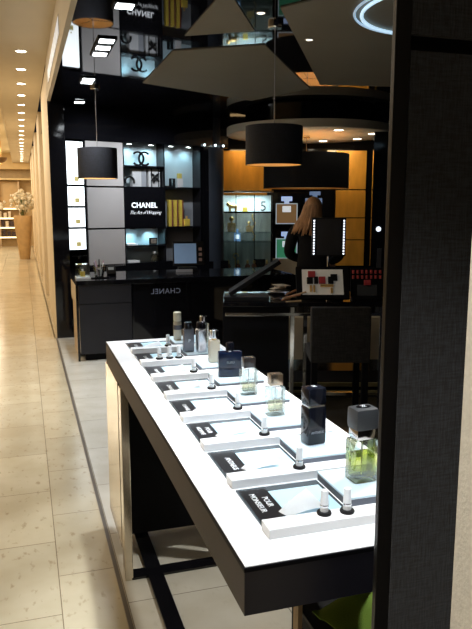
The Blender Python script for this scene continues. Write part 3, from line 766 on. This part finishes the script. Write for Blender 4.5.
def poster(label, u, z, body, label_col, e):
    t = thing('backlit_picture', label, 'picture', B(u * 1.067, 11.25, zp(z)), -YAW)
    obj('panel', box(new(), -.22, .22, 0, .03, -.24, .27, .002), GLOSSBLACK, t)
    bm = new(); box(bm, -.165, .165, -.006, 0, -.19, .12, .004); b = obj('bottle_image', bm, mat('image ' + label[:6], tuple(c_ * .3 for c_ in body), .4, emit=e * .45, ecol=body), t)
    obj('bottle_edge', box(new(), -.18, .18, -.004, 0, -.205, .135, .002), mat('image glass edge', (.5, .6, .7), .4, emit=.35, ecol=(.55, .7, .85)), t)
    obj('label_image', box(new(), -.07, .07, -.009, -.006, -.01, .09), mat('image label', (.8, .85, .9), .4, emit=.55, ecol=(.8, .9, 1)), b)
    bm = new(); box(bm, -.09, .09, -.006, 0, .17, .245, .01); box(bm, -.04, .04, -.006, 0, .135, .17); obj('stopper_image', bm, mat('image stopper', (.5, .65, .9), .4, emit=.55, ecol=(.45, .6, .95)), t)
poster('amber lit picture of a square perfume bottle on the black back wall', .785, 1.50, (.30, .17, .07), None, .9)
poster('green lit picture of a square perfume bottle under the amber one', .79, .96, (.06, .32, .17), None, .9)
t = thing('backlit_picture', 'dim blue lit bottle stopper picture high behind the person', 'picture', B(1.22 * 1.067, 11.25, zp(1.75)), -YAW)
obj('panel', box(new(), -.16, .30, 0, .03, -.35, .14, .002), GLOSSBLACK, t)
bm = new(); box(bm, -.09, .09, -.006, 0, 0, .06, .008); box(bm, -.04, .04, -.006, 0, -.04, 0); box(bm, -.16, .12, -.004, 0, -.30, -.05, .004); obj('bottle_image', bm, mat('dim image', (.1, .16, .3), .4, emit=.25, ecol=(.3, .45, .8)), t)
# pale band low on the back wall
struct('trim_60', box(new(), .60, 1.45, 0, .04, .45, .72), mat('pale low band', (.5, .47, .4), .6, emit=0, vary=.05), B(0, 11.2), (0, 0, -YAW))

# vitrine
V0 = B(.15, 10.55, 0)
t = thing('glass_vitrine', 'glass display cabinet with lit shelves of gold ornaments by the gift wall', 'display cabinet', V0, -YAW)
obj('plinth', box(new(), -.42, .42, -.2, .2, 0, .58, .004), GLOSSBLACK, t)
obj('deck', box(new(), -.41, .41, -.19, .19, .58, .60, .002), mat('pale deck', (.35, .35, .34), .3, vary=.05), t)
obj('lit_back', box(new(), -.40, .40, .17, .18, 1.50, 1.75), mat('lit back', (.6, .72, .74), .5, emit=.26, ecol=(.62, .8, .82), vary=.2, vscale=5, stretch=(3, 1, .2)), t)
obj('back_panel', box(new(), -.40, .40, .17, .18, .60, 1.48), mat('light streaked back', (.3, .29, .26), .4, vary=.3, vscale=4, stretch=(3, 1, .3)), t)  # vertical streaks of light put into the panel colour
for z in (1.04, 1.18, 1.49): obj('shelf', box(new(), -.40, .40 if z != 1.18 else .40, -.18, .17, z - .006, z + .006), PANE, t)
for z in (1.49,): obj('shelf_rail', box(new(), -.40, .40, -.19, -.178, z - .012, z + .012), GLOSSBLACK, t)
for x in (-.41, -.15, .13, .41): obj('upright', box(new(), x - .006, x + .006, -.19, -.178, .6, 1.76), GLOSSBLACK, t)
obj('front_glass', box(new(), -.40, .40, -.193, -.190, .6, 1.76), PANE, t)
bm = new(); rows = []
for i in range(25):
    a = -PI + PI * i / 24
    x, y = -.42 + .84 * i / 24, -.2 - .10 * math.sin(PI * i / 24)
    rows.append([bm.verts.new((x, y, 1.79 + .0)), bm.verts.new((x, y, 1.815)), bm.verts.new((x, .2, 1.815)), bm.verts.new((x, .2, 1.79))])
for A, Bq in zip(rows, rows[1:]):
    for k in range(4): bm.faces.new((A[k], A[(k + 1) % 4], Bq[(k + 1) % 4], Bq[k]))
bm.faces.new(rows[0]); bm.faces.new(rows[-1][::-1])
obj('curved_top', bm, mat('brushed top', (.7, .62, .5), .25, .9, vary=.05), t)
light('AREA', 'vitrine_light', B(.15, 10.50, 1.74), 7, (.85, .95, 1), B(.15, 10.50, .5), .5, size_y=.1)
def vt(name, label, cat, u, z, dv=-.08, group=None): return thing(name, label, cat, B(.15 + u, 10.55 + dv, z), -YAW, group)
t = vt('gold_lion', 'small gold lion figurine on the top vitrine shelf', 'figurine', -.20, 1.496)
bm = new(); sph(bm, 0, 0, .085, .07, .03, .035); sph(bm, -.065, 0, .115, .035, .03, .035); obj('body', bm, GOLD, t, smooth=True)
for x in (-.05, -.03, .04, .055): obj('leg', tube(new(), [(x, (.012 if x in (-.05, .04) else -.012), .075), (x - .004, (.012 if x in (-.05, .04) else -.012), 0)], [.014, .008], 8), GOLD, t, smooth=True)
obj('tail', tube(new(), [(.065, 0, .1), (.09, 0, .09), (.095, 0, .05)], .005, 6), GOLD, t)
tag(obj('gold_box', box(new(), -.04, .04, 0, .05, 0, .07, .003), GOLDBOX, None, B(.15 - .01, 10.5, 1.496), (0, 0, -YAW)), 'small plain gold box in the middle of the top vitrine shelf', 'box')
text_o = text('numeral_five', '5', .21, SATINBLACK, None, B(.15 + .27, 10.48, 1.575), (PI / 2, 0, -YAW), extrude=.01)
tag(text_o, 'black numeral five standing on the top vitrine shelf', 'numeral')
for u, z, lb, s_ in ((-.22, 1.19, 'gold bottle with round stopper at the left of the middle vitrine shelf', 1.25), (.05, 1.19, 'small gold bottle in the centre of the middle vitrine shelf', .85)):
    t = vt('gold_bottle', lb, 'bottle', u, z)
    obj('body', box(new(), -.05 * s_, .05 * s_, -.02, .02, 0, .11 * s_, .008), GOLD, t); obj('neck', cyl(new(), 0, 0, .11 * s_, .13 * s_, .012), GOLD, t)
    obj('stopper', sph(new(), 0, 0, .16 * s_, .03 * s_), GOLD, t, smooth=True)
t = vt('lit_bottle', 'glowing white bottle on the lower glass shelf of the vitrine', 'bottle', -.13, 1.047)
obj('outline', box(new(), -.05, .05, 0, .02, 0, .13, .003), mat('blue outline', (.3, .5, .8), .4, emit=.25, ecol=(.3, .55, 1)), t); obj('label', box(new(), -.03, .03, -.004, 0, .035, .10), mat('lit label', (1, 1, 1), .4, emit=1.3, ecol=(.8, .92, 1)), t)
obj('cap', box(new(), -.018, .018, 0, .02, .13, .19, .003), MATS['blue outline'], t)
t = vt('gold_chain', 'long gold chain hanging inside the vitrine', 'chain', .12, 1.05, -.1)
bm = new()
for i in range(14):
    a = i * .9; sph(bm, .02 * math.sin(a), 0, .02 + i * .029, .013, .009, .017, 8)
obj('links', bm, GOLD, t, smooth=True)
lb_ = ['first', 'second', 'third', 'fourth', 'fifth']
for i, u in enumerate((-.27, -.12, .03, .13, .33)):
    t = vt('stoppered_bottle', lb_[i] + ' from the left of the small red-brown bottles at the bottom of the vitrine', 'bottle', u, .60, -.10, 'small bottles along the vitrine floor')
    obj('body', lathe(new(), [(.03, 0), (.042, .02), (.04, .07), (.015, .10)], n=20), mat('red brown glass', (.25, .10, .06), .15, .3, vary=.1), t, smooth=True)
    obj('stopper', lathe(new(), [(.012, .10), (.02, .12), (.016, .15), (0, .16)], n=16), GOLD, t, smooth=True)
t = vt('curled_ornament', 'curled dark gold ornament behind the bottles at the bottom of the vitrine', 'ornament', -.16, .60, .03)
pts = [(.05 * math.cos(a * .5) * (1 - a / 16), 0, .2 + .06 * math.sin(a * .5) * (1 - a / 16)) for a in range(14)]
obj('curl', tube(new(), pts, .01, 8), GOLD, t); obj('stem', cyl(new(), 0, 0, 0, .19, .008, n=10), GOLD, t)
tag(obj('black_box', box(new(), -.09, .09, 0, .08, 0, .16, .003), RUBBER, None, B(.15 + .22, 10.56, .60), (0, 0, -YAW)), 'plain black box at the right of the vitrine floor', 'box')

# far right dark wall fittings
t = thing('wall_lamp', 'small round white lamp on the dark wall at the right', 'lamp', B(1.92, 9.15, 1.28), -YAW)
obj('glass', sph(new(), 0, -.03, 0, .034, .015, .034), mat('lamp face', (1, 1, 1), .4, emit=1.5, ecol=(.8, .9, 1)), t, smooth=True)
obj('bezel', arc(new(), 0, 0, .034, .05, 0, 360, -.03, 0), CHROME, t)
t = thing('steel_upright', 'narrow grey steel upright below the round wall lamp', 'upright', B(1.94, 9.13, .0), -YAW)
obj('post', box(new(), -.03, .03, -.02, .0, 0, 1.02, .002), mat('dull steel', (.16, .17, .2), .4, .8, vary=.05), t); obj('foot', box(new(), -.04, .04, -.03, .0, 0, .03), RUBBER, t)

# ------------------------------------------------------------------ make-up table
MT = thing('makeup_table', 'high glossy black make-up table with a steel edge rail', 'table', B(.62, 5.2, 0), -YAW)
obj('tabletop', box(new(), -.72, .66, -.24, .40, .85, .885, .003), GLOSSBLACK, MT)
obj('edge_rail', box(new(), -.70, .66, -.27, -.245, .785, .808, .002), CHROME, MT)
obj('back_cabinet', box(new(), -.72, -.22, -.20, .40, 0, .85, .003), SATINBLACK, MT)
for x, y in ((-.20, -.25), (.60, -.25), (.60, .36)):
    obj('leg', box(new(), x - .016, x + .016, y - .016, y + .016, 0, .85, .002), CHROME, MT)
obj('leg', box(new(), -.09, -.06, .0, .03, 0, .85, .002), CHROME, MT)
struct('trim_61', box(new(), .45, 1.5, 0, .3, .16, .56), mat('beige plinth', (.45, .38, .27), .5, vary=.08), B(0, 6.2), (0, 0, -YAW))
for i, z in enumerate((.0,)):
    pass
t = thing('step_platform', 'low dark step platform with pale edges behind the stool', 'step', B(.78, 5.85, 0), -YAW)
obj('tread', box(new(), -.35, .55, -.2, .2, 0, .09, .003), SATINBLACK, t); obj('nosing', box(new(), -.35, .55, -.215, -.2, .05, .085, .001), mat('ochre nosing', (.42, .38, .2), .4, vary=.05), t)
obj('nosing', box(new(), -.35, .55, -.235, -.215, .0, .02, .001), MATS['ochre nosing'], t)

# bar stool
ST = thing('bar_stool', 'black woven high-backed bar stool pushed up to the make-up table', 'stool', B(.715, 4.52, 0), -YAW)
bm = new(); box(bm, -.205, .205, -.03, .03, .575, .915, .012); obj('backrest', bm, SEATFAB, ST)
obj('seat', box(new(), -.205, .205, -.03, .36, .53, .60, .012), SEATFAB, ST)
for x in (-.175, .175):
    for y in (-.0, .33):
        obj('leg', box(new(), x - .022, x + .022, y - .022, y + .022, 0, .56, .003), SATINBLACK, ST)
obj('footrest', box(new(), -.16, .16, .32, .34, .2, .225, .002), CHROME, ST)

# LED mirror
t = thing('lighted_mirror', 'rectangular black make-up mirror with rows of white bulbs down both sides', 'mirror', B(.735, 5.36, .885), -YAW)
obj('base', cyl(new(), 0, 0, 0, .015, .08, n=32), CHROME, t)
obj('stem', cyl(new(), 0, 0, .015, .36, .010, n=12), CHROME, t)
obj('frame', box(new(), -.135, .135, -.012, .012, .313, .618, .004), RUBBER, t)
obj('mirror_face', box(new(), -.095, .095, -.014, -.012, .323, .608, .001), mat('dark mirror', (.02, .02, .024), .35, vary=.3), t)
for sx in (-1, 1):
    for i in range(13):
        obj('bulb', box(new(), sx * .118 - .006, sx * .118 + .006, -.017, -.012, .328 + i * .0216, .339 + i * .0216, .001), mat('mirror bulb', (1, 1, 1), .5, emit=2.2, ecol=(.85, .9, 1)), t)

# tilted palette display
t = thing('makeup_tray_display', 'tilted white tray of red and gold make-up items in a black frame', 'display tray', B(.655, 5.02, .885), -YAW)
TM = Matrix.Translation((0, 0, .008)) @ Matrix.Rotation(R(-28), 4, 'X')
fr = obj('frame', xf(box(new(), -.20, .20, -.03, 0, 0, .26, .003), TM), SATINBLACK, t)
bd = obj('board', xf(box(new(), -.155, .155, -.034, -.030, .03, .235, .001), TM), mat('pearl board', (.85, .84, .8), .45, emit=.05, vary=.06, vscale=15), t)  # board given a faint added glow though it is no lamp
rg = random.Random(2)
its = [(-.12, .13, .05, .07, 'r'), (-.10, .08, .04, .06, 'k'), (-.05, .10, .05, .05, 'r'), (0, .10, .06, .05, 'k'), (.05, .12, .06, .06, 'k'), (-.11, .05, .02, .04, 'g'), (-.04, .05, .02, .04, 'g'), (.04, .05, .02, .04, 'g'), (.02, .16, .02, .03, 'r')]
its = [(-.11, .165, .055, .05, 'r'), (-.12, .115, .045, .05, 'k'), (-.065, .115, .03, .055, 'k'), (-.03, .115, .05, .055, 'r'), (.04, .115, .04, .055, 'k'), (.06, .14, .05, .05, 'k'),
       (-.10, .05, .016, .05, 'g'), (-.075, .05, .016, .05, 'g'), (-.02, .09, .05, .018, 'g'), (.03, .09, .05, .018, 'g'), (.055, .04, .018, .04, 'g')]
mm = {'r': mat('red lacquer', (.45, .05, .06), .3, vary=.05), 'k': RUBBER, 'g': GOLD}
for x, z, wd, h, c_ in its:
    q = obj('makeup_item', xf(box(new(), x, x + wd, -.052, -.034, z, z + h, .002), TM), mm[c_], t)
t = thing('lipstick_rack', 'black rack holding rows of red lipsticks at the right of the table', 'lipstick rack', B(1.0, 5.05, .885), -YAW)
obj('back', xf(box(new(), -.13, .12, 0, .02, 0, .25, .003), Matrix.Rotation(R(-12), 4, 'X')), SATINBLACK, t)
obj('tray', box(new(), -.13, .12, -.08, .0, 0, .03, .002), SATINBLACK, t)
obj('window', xf(box(new(), -.08, .07, -.004, 0, .035, .12, .001), Matrix.Rotation(R(-12), 4, 'X')), mat('grey window', (.06, .065, .075), .2, vary=.05), t)
for i in range(7):
    for j in range(2):
        obj('lipstick', xf(cyl(new(), -.11 + i * .034, -.01, .165 + j * .04, .19 + j * .04, .010, n=12), Matrix.Rotation(R(-12), 4, 'X')), mat('bright red lipstick', (.4, .035, .04), .3, vary=.1), t)  # plain red colour without any glow
obj('red_box', xf(box(new(), -.03, .02, -.025, 0, .115, .155, .002), Matrix.Rotation(R(-12), 4, 'X')), MATS['red lacquer'], t)

# open case lid and bits at the left of the table
t = thing('open_case', 'open black make-up case with its lid tilted up to the right', 'case', B(.13, 5.1, .885), -YAW)
obj('base', box(new(), -.22, .12, -.12, .12, 0, .035, .004), RUBBER, t)
LM = Matrix.Translation((-.17, 0, .04)) @ Matrix.Rotation(R(-33), 4, 'Y')
obj('lid', xf(box(new(), 0, .45, -.12, .12, 0, .03, .004), LM), SATINBLACK, t)
obj('catch', xf(box(new(), .445, .455, -.02, .02, .005, .025, .001), LM), mat('rose catch', (.6, .25, .25), .4, vary=.05), t)
t = thing('brush_bundle', 'loose pile of brown handled make-up brushes beside the open case', 'brushes', B(.34, 5.02, .885), -YAW)
rg = random.Random(9)
for i in range(8):
    a = rg.uniform(-.5, 1.2)
    x, y = rg.uniform(.0, .08), rg.uniform(-.1, .0)
    obj('brush', tube(new(), [(x, y, .008 + i * .006), (x + .12 * math.cos(a), y + .05 * math.sin(a), .012 + i * .010)], [.005, .008], 6), mat('brown handle', (.3, .12, .05), .4, vary=.1) if i % 3 else mat('tan handle', (.5, .35, .2), .4, vary=.1), t)
t = thing('paper_pile', 'small heap of beige printed papers at the back of the table', 'papers', B(.33, 5.45, .885), -YAW)
for i in range(5):
    obj('sheet', xf(box(new(), -.07, .07, -.05, .05, 0, .003), Matrix.Translation((.01 * i, 0, .004 + i * .016)) @ Matrix.Rotation(.5 * i, 4, 'Z') @ Matrix.Rotation(R(9 * (i % 3 - 1)), 4, 'X')), mat('beige print', (.5, .42, .33), .6, vary=.4, vscale=25), t)

# ------------------------------------------------------------------ person
PX, PY, _ = B(.77, 6.75)
person = thing('person', 'person with long blond hair in black clothes standing behind the lighted mirror', 'person', (PX, PY, 0), -YAW - R(22))
def skinned(name, verts, edges, radii, m, parent, root=0, sub=2):
    me = bpy.data.meshes.new(name); me.from_pydata(verts, edges, []); me.update()
    o = bpy.data.objects.new(name, me); col.objects.link(o); o.parent = parent
    s = o.modifiers.new('skin', 'SKIN'); s.use_smooth_shade = True
    for i, v in enumerate(me.skin_vertices[0].data):
        r = radii[i]; v.radius = r if isinstance(r, tuple) else (r, r); v.use_root = (i == root)
    o.modifiers.new('sub', 'SUBSURF').levels = sub
    o.modifiers['sub'].render_levels = sub
    me.materials.append(m)
    return o
CLOTH = mat('black clothing', (.004, .004, .005), .9, spec=.2, vary=.2)
SKIN = mat('skin', (.55, .33, .25), .5, vary=.05)
HAIR = mat('blond hair', (.42, .22, .10), .5, vary=.35, vscale=40, stretch=(1, 1, .1))
vs = [(0, 0, .95), (0, 0, 1.10), (0, 0, 1.28), (0, 0, 1.38), (0, .01, 1.45),
      (.20, 0, 1.35), (.27, .03, 1.10), (.13, .22, 1.02), (-.20, 0, 1.35), (-.27, .03, 1.10), (-.13, .22, 1.02),
      (.09, 0, .86), (.10, .02, .48), (.10, 0, .09), (.11, .12, .04), (-.09, 0, .86), (-.10, .02, .48), (-.10, 0, .09), (-.11, .12, .04)]
es = [(0, 1), (1, 2), (2, 3), (3, 4), (3, 5), (5, 6), (6, 7), (3, 8), (8, 9), (9, 10), (0, 11), (11, 12), (12, 13), (13, 14), (0, 15), (15, 16), (16, 17), (17, 18)]
rd = [(.19, .13), (.165, .12), (.18, .12), (.12, .09), .05, .075, .062, .036, .075, .062, .032, .085, .06, .045, .035, .085, .06, .045, .035]
skinned('body', vs, es, rd, CLOTH, person)
bm = new(); sph(bm, 0, .015, 1.555, .072, .088, .108, 24)
for v in bm.verts:
    if v.co.z < 1.52: v.co.x *= 1 - (1.52 - v.co.z) * 2.2
hd = obj('head', bm, SKIN, person, smooth=True)
obj('neck', tube(new(), [(0, 0, 1.40), (0, .01, 1.48)], [.05, .045], 16), SKIN, person, smooth=True)
obj('nose', xf(sph(new(), 0, 0, 0, .012, .02, .022, 12), Matrix.Translation((0, .105, 1.545))), SKIN, hd, smooth=True)
for s in (-1, 1):
    obj('eye', sph(new(), s * .028, .092, 1.565, .011, .008, .007, 12), mat('eye', (.1, .08, .07), .2), hd, smooth=True)
    obj('ear', sph(new(), s * .072, .01, 1.55, .01, .02, .03, 12), SKIN, hd, smooth=True)
obj('mouth', sph(new(), 0, .094, 1.505, .022, .008, .006, 12), mat('lips', (.5, .16, .15), .4), hd, smooth=True)
bm = new(); sph(bm, 0, -.012, 1.575, .090, .097, .108, 28)
for v in bm.verts:
    if v.co.y > .02 and v.co.z < 1.61: v.co.y = .02
    if v.co.z < 1.56 and v.co.y < .03:
        k_ = (1.56 - v.co.z) / .09
        v.co.z -= .20 * k_ ** 1.0; v.co.y -= .015 * k_; v.co.x *= 1 + .12 * k_
rh = random.Random(12)
for i in range(26):
    a = R(-175 + 170 * i / 25)
    x0, y0_ = .080 * math.cos(a), -.012 + .088 * math.sin(a)
    e = rh.uniform(-.02, .02)
    tube(bm, [(x0, y0_, 1.60), (x0 * 1.18 - .01, y0_ * 1.15 - .01, 1.50), (x0 * 1.35 - .035 + e, y0_ * 1.2 - .045, 1.40), (x0 * 1.5 - .06 + e, y0_ * 1.2 - .055, 1.30 + rh.uniform(0, .05))], [.012, .018, .016, .005], 6)
obj('hair', bm, HAIR, person, smooth=True)
for s in (-1, 1):
    hv = [(s * .13, .22, 1.02), (s * .12, .27, 1.01), (s * .115, .30, 1.0)]; he = [(0, 1), (1, 2)]; hr = [.026, .032, .028]
    for i, dx in enumerate((-.024, -.008, .008, .024)):
        ln = (.055, .068, .065, .05)[i]; b0 = len(hv)
        hv += [(s * .115 + dx, .325, .998), (s * .115 + dx, .325 + ln * .55, .985), (s * .115 + dx, .325 + ln, .965)]
        he += [(2, b0), (b0, b0 + 1), (b0 + 1, b0 + 2)]; hr += [.010, .009, .007]
    b0 = len(hv); hv += [(s * .115 - s * .035, .285, .99), (s * .115 - s * .05, .315, .975)]; he += [(1, b0), (b0, b0 + 1)]; hr += [.011, .008]
    skinned('hand', hv, he, hr, SKIN, person)

# ------------------------------------------------------------------ corridor end
vs_ = thing('floor_vase', 'tall tapered tan vase with white flowers at the end of the corridor', 'vase', (.01, 21.2, 0))
obj('vase_body', lathe(new(), [(.14, 0), (.15, .02), (.26, 1.05), (.27, 1.25), (.25, 1.29), (.23, 1.25), (0, 1.2)], n=32), mat('tan basket', (.52, .33, .14), .6, bump=.4, bscale=60, vary=.12), vs_, smooth=True)
rg = random.Random(4); bm = new(); st = new()
for i in range(110):
    a = rg.uniform(0, 2 * PI); r = abs(rg.gauss(0, .2)); z = 1.42 + rg.uniform(0, .62) * (1 - min(r, .5))
    sph(bm, r * math.cos(a) * 1.3, r * math.sin(a), z, rg.uniform(.035, .065), None, None, 8)
for i in range(14):
    a = rg.uniform(0, 2 * PI); r = rg.uniform(.05, .3); tube(st, [(0, 0, 1.2), (r * math.cos(a), r * math.sin(a), 1.75)], .008, 5)
tag(obj('blossoms', bm, mat('white petals', (.72, .65, .5), .7, vary=.2, vscale=12), vs_, smooth=True), kind='stuff'); obj('stems', st, mat('stem green', (.12, .15, .05), .7, vary=.2), vs_)
# shop shelves of the far wall with goods
su = thing('shop_shelving', 'warm lit shelves of cosmetics at the far end of the corridor', 'shelving', (-.9, 27.9, 0))
SHL = mat('lit shelf edge', (1, .9, .6), .4, emit=1.6, ecol=(1, .85, .5))
obj('back_panel', box(new(), -1.2, .85, .1, .14, 0, 2.5), mat('tan back panel', (.55, .38, .18), .5, vary=.08), su)
for z in (.35, .72, 1.08, 1.45):
    q = obj('shelf', box(new(), -1.2, .80, -.2, .1, z - .02, z + .02), WOOD, su); obj('light_strip', box(new(), -1.2, .78, -.21, -.2, z - .02, z + .035), SHL, q)
for x in (-.28, .05, .80): obj('upright', box(new(), x - .03, x + .03, -.2, .1, 0, 2.5), WOOD, su)
rg = random.Random(8)
for z in (.37, .74, 1.10):
    x = -.50
    while x < .22:
        h = rg.uniform(.18, .27); wd = rg.uniform(.09, .16)
        tag(obj('cosmetics_item', box(new(), -wd / 2, wd / 2, -.06, .06, 0, h, .008), [PAPER, mat('dark pack', (.05, .03, .03), .4), mat('cream pack', (.7, .6, .45), .5)][int(rg.random() * (2.9 if z > .5 else 2)) if z > .5 else 1], None, (-.9 + x + .35, 27.8, z)),
            'small cosmetics pack on the %s of the far lit shelves' % {.37: 'lowest', .74: 'middle', 1.10: 'upper'}[z], 'pack', 'cosmetics packs on the %s far shelf' % {.37: 'lowest', .74: 'middle', 1.10: 'upper'}[z])
        x += wd + rg.uniform(.04, .08)
t = thing('ceiling_chandelier', 'small dark bowl chandelier hanging in the lit cove far down the corridor', 'chandelier', (-.55, 22.5, 3.55))
obj('rod', cyl(new(), 0, 0, -.5, 0, .012, n=8), GOLD, t)
obj('bowl', lathe(new(), [(0, -.66), (.10, -.63), (.17, -.55), (.18, -.5), (.16, -.5), (0, -.56)], n=24), mat('brown bowl', (.16, .09, .04), .4, .5, vary=.05), t, smooth=True)
obj('finial', sph(new(), 0, 0, -.69, .03), GOLD, t, smooth=True)
# lit fascia sign on the corridor side
t = thing('fascia_sign', 'narrow pale lit sign on the cream fascia above the boutique opening', 'sign', (.329, 6.5, 2.93))
obj('face', box(new(), -.006, 0, -1.0, 1.15, -.05, .07, .001), mat('sign glow', (.8, .85, .9), .4, emit=.35, ecol=(.75, .85, 1), vary=.2, vscale=9), t)
obj('frame', box(new(), -.004, .0005, -1.02, 1.17, -.065, .085, .001), CHROME, t)
# lit niche goods far down the right side wall
t = thing('lit_niche', 'glittering lit niche far down the cream corridor wall', 'niche', (.425, 25.8, 0))
obj('panel', box(new(), -.03, 0, -.8, .8, .7, 1.9), mat('niche back', (.5, .35, .15), .5, vary=.2), t)
for i in range(7): obj('light_dot', box(new(), -.045, -.03, -.55 + .02 * i, -.35 + .02 * i, .8 + i * .15, .86 + i * .15), SHL, t)
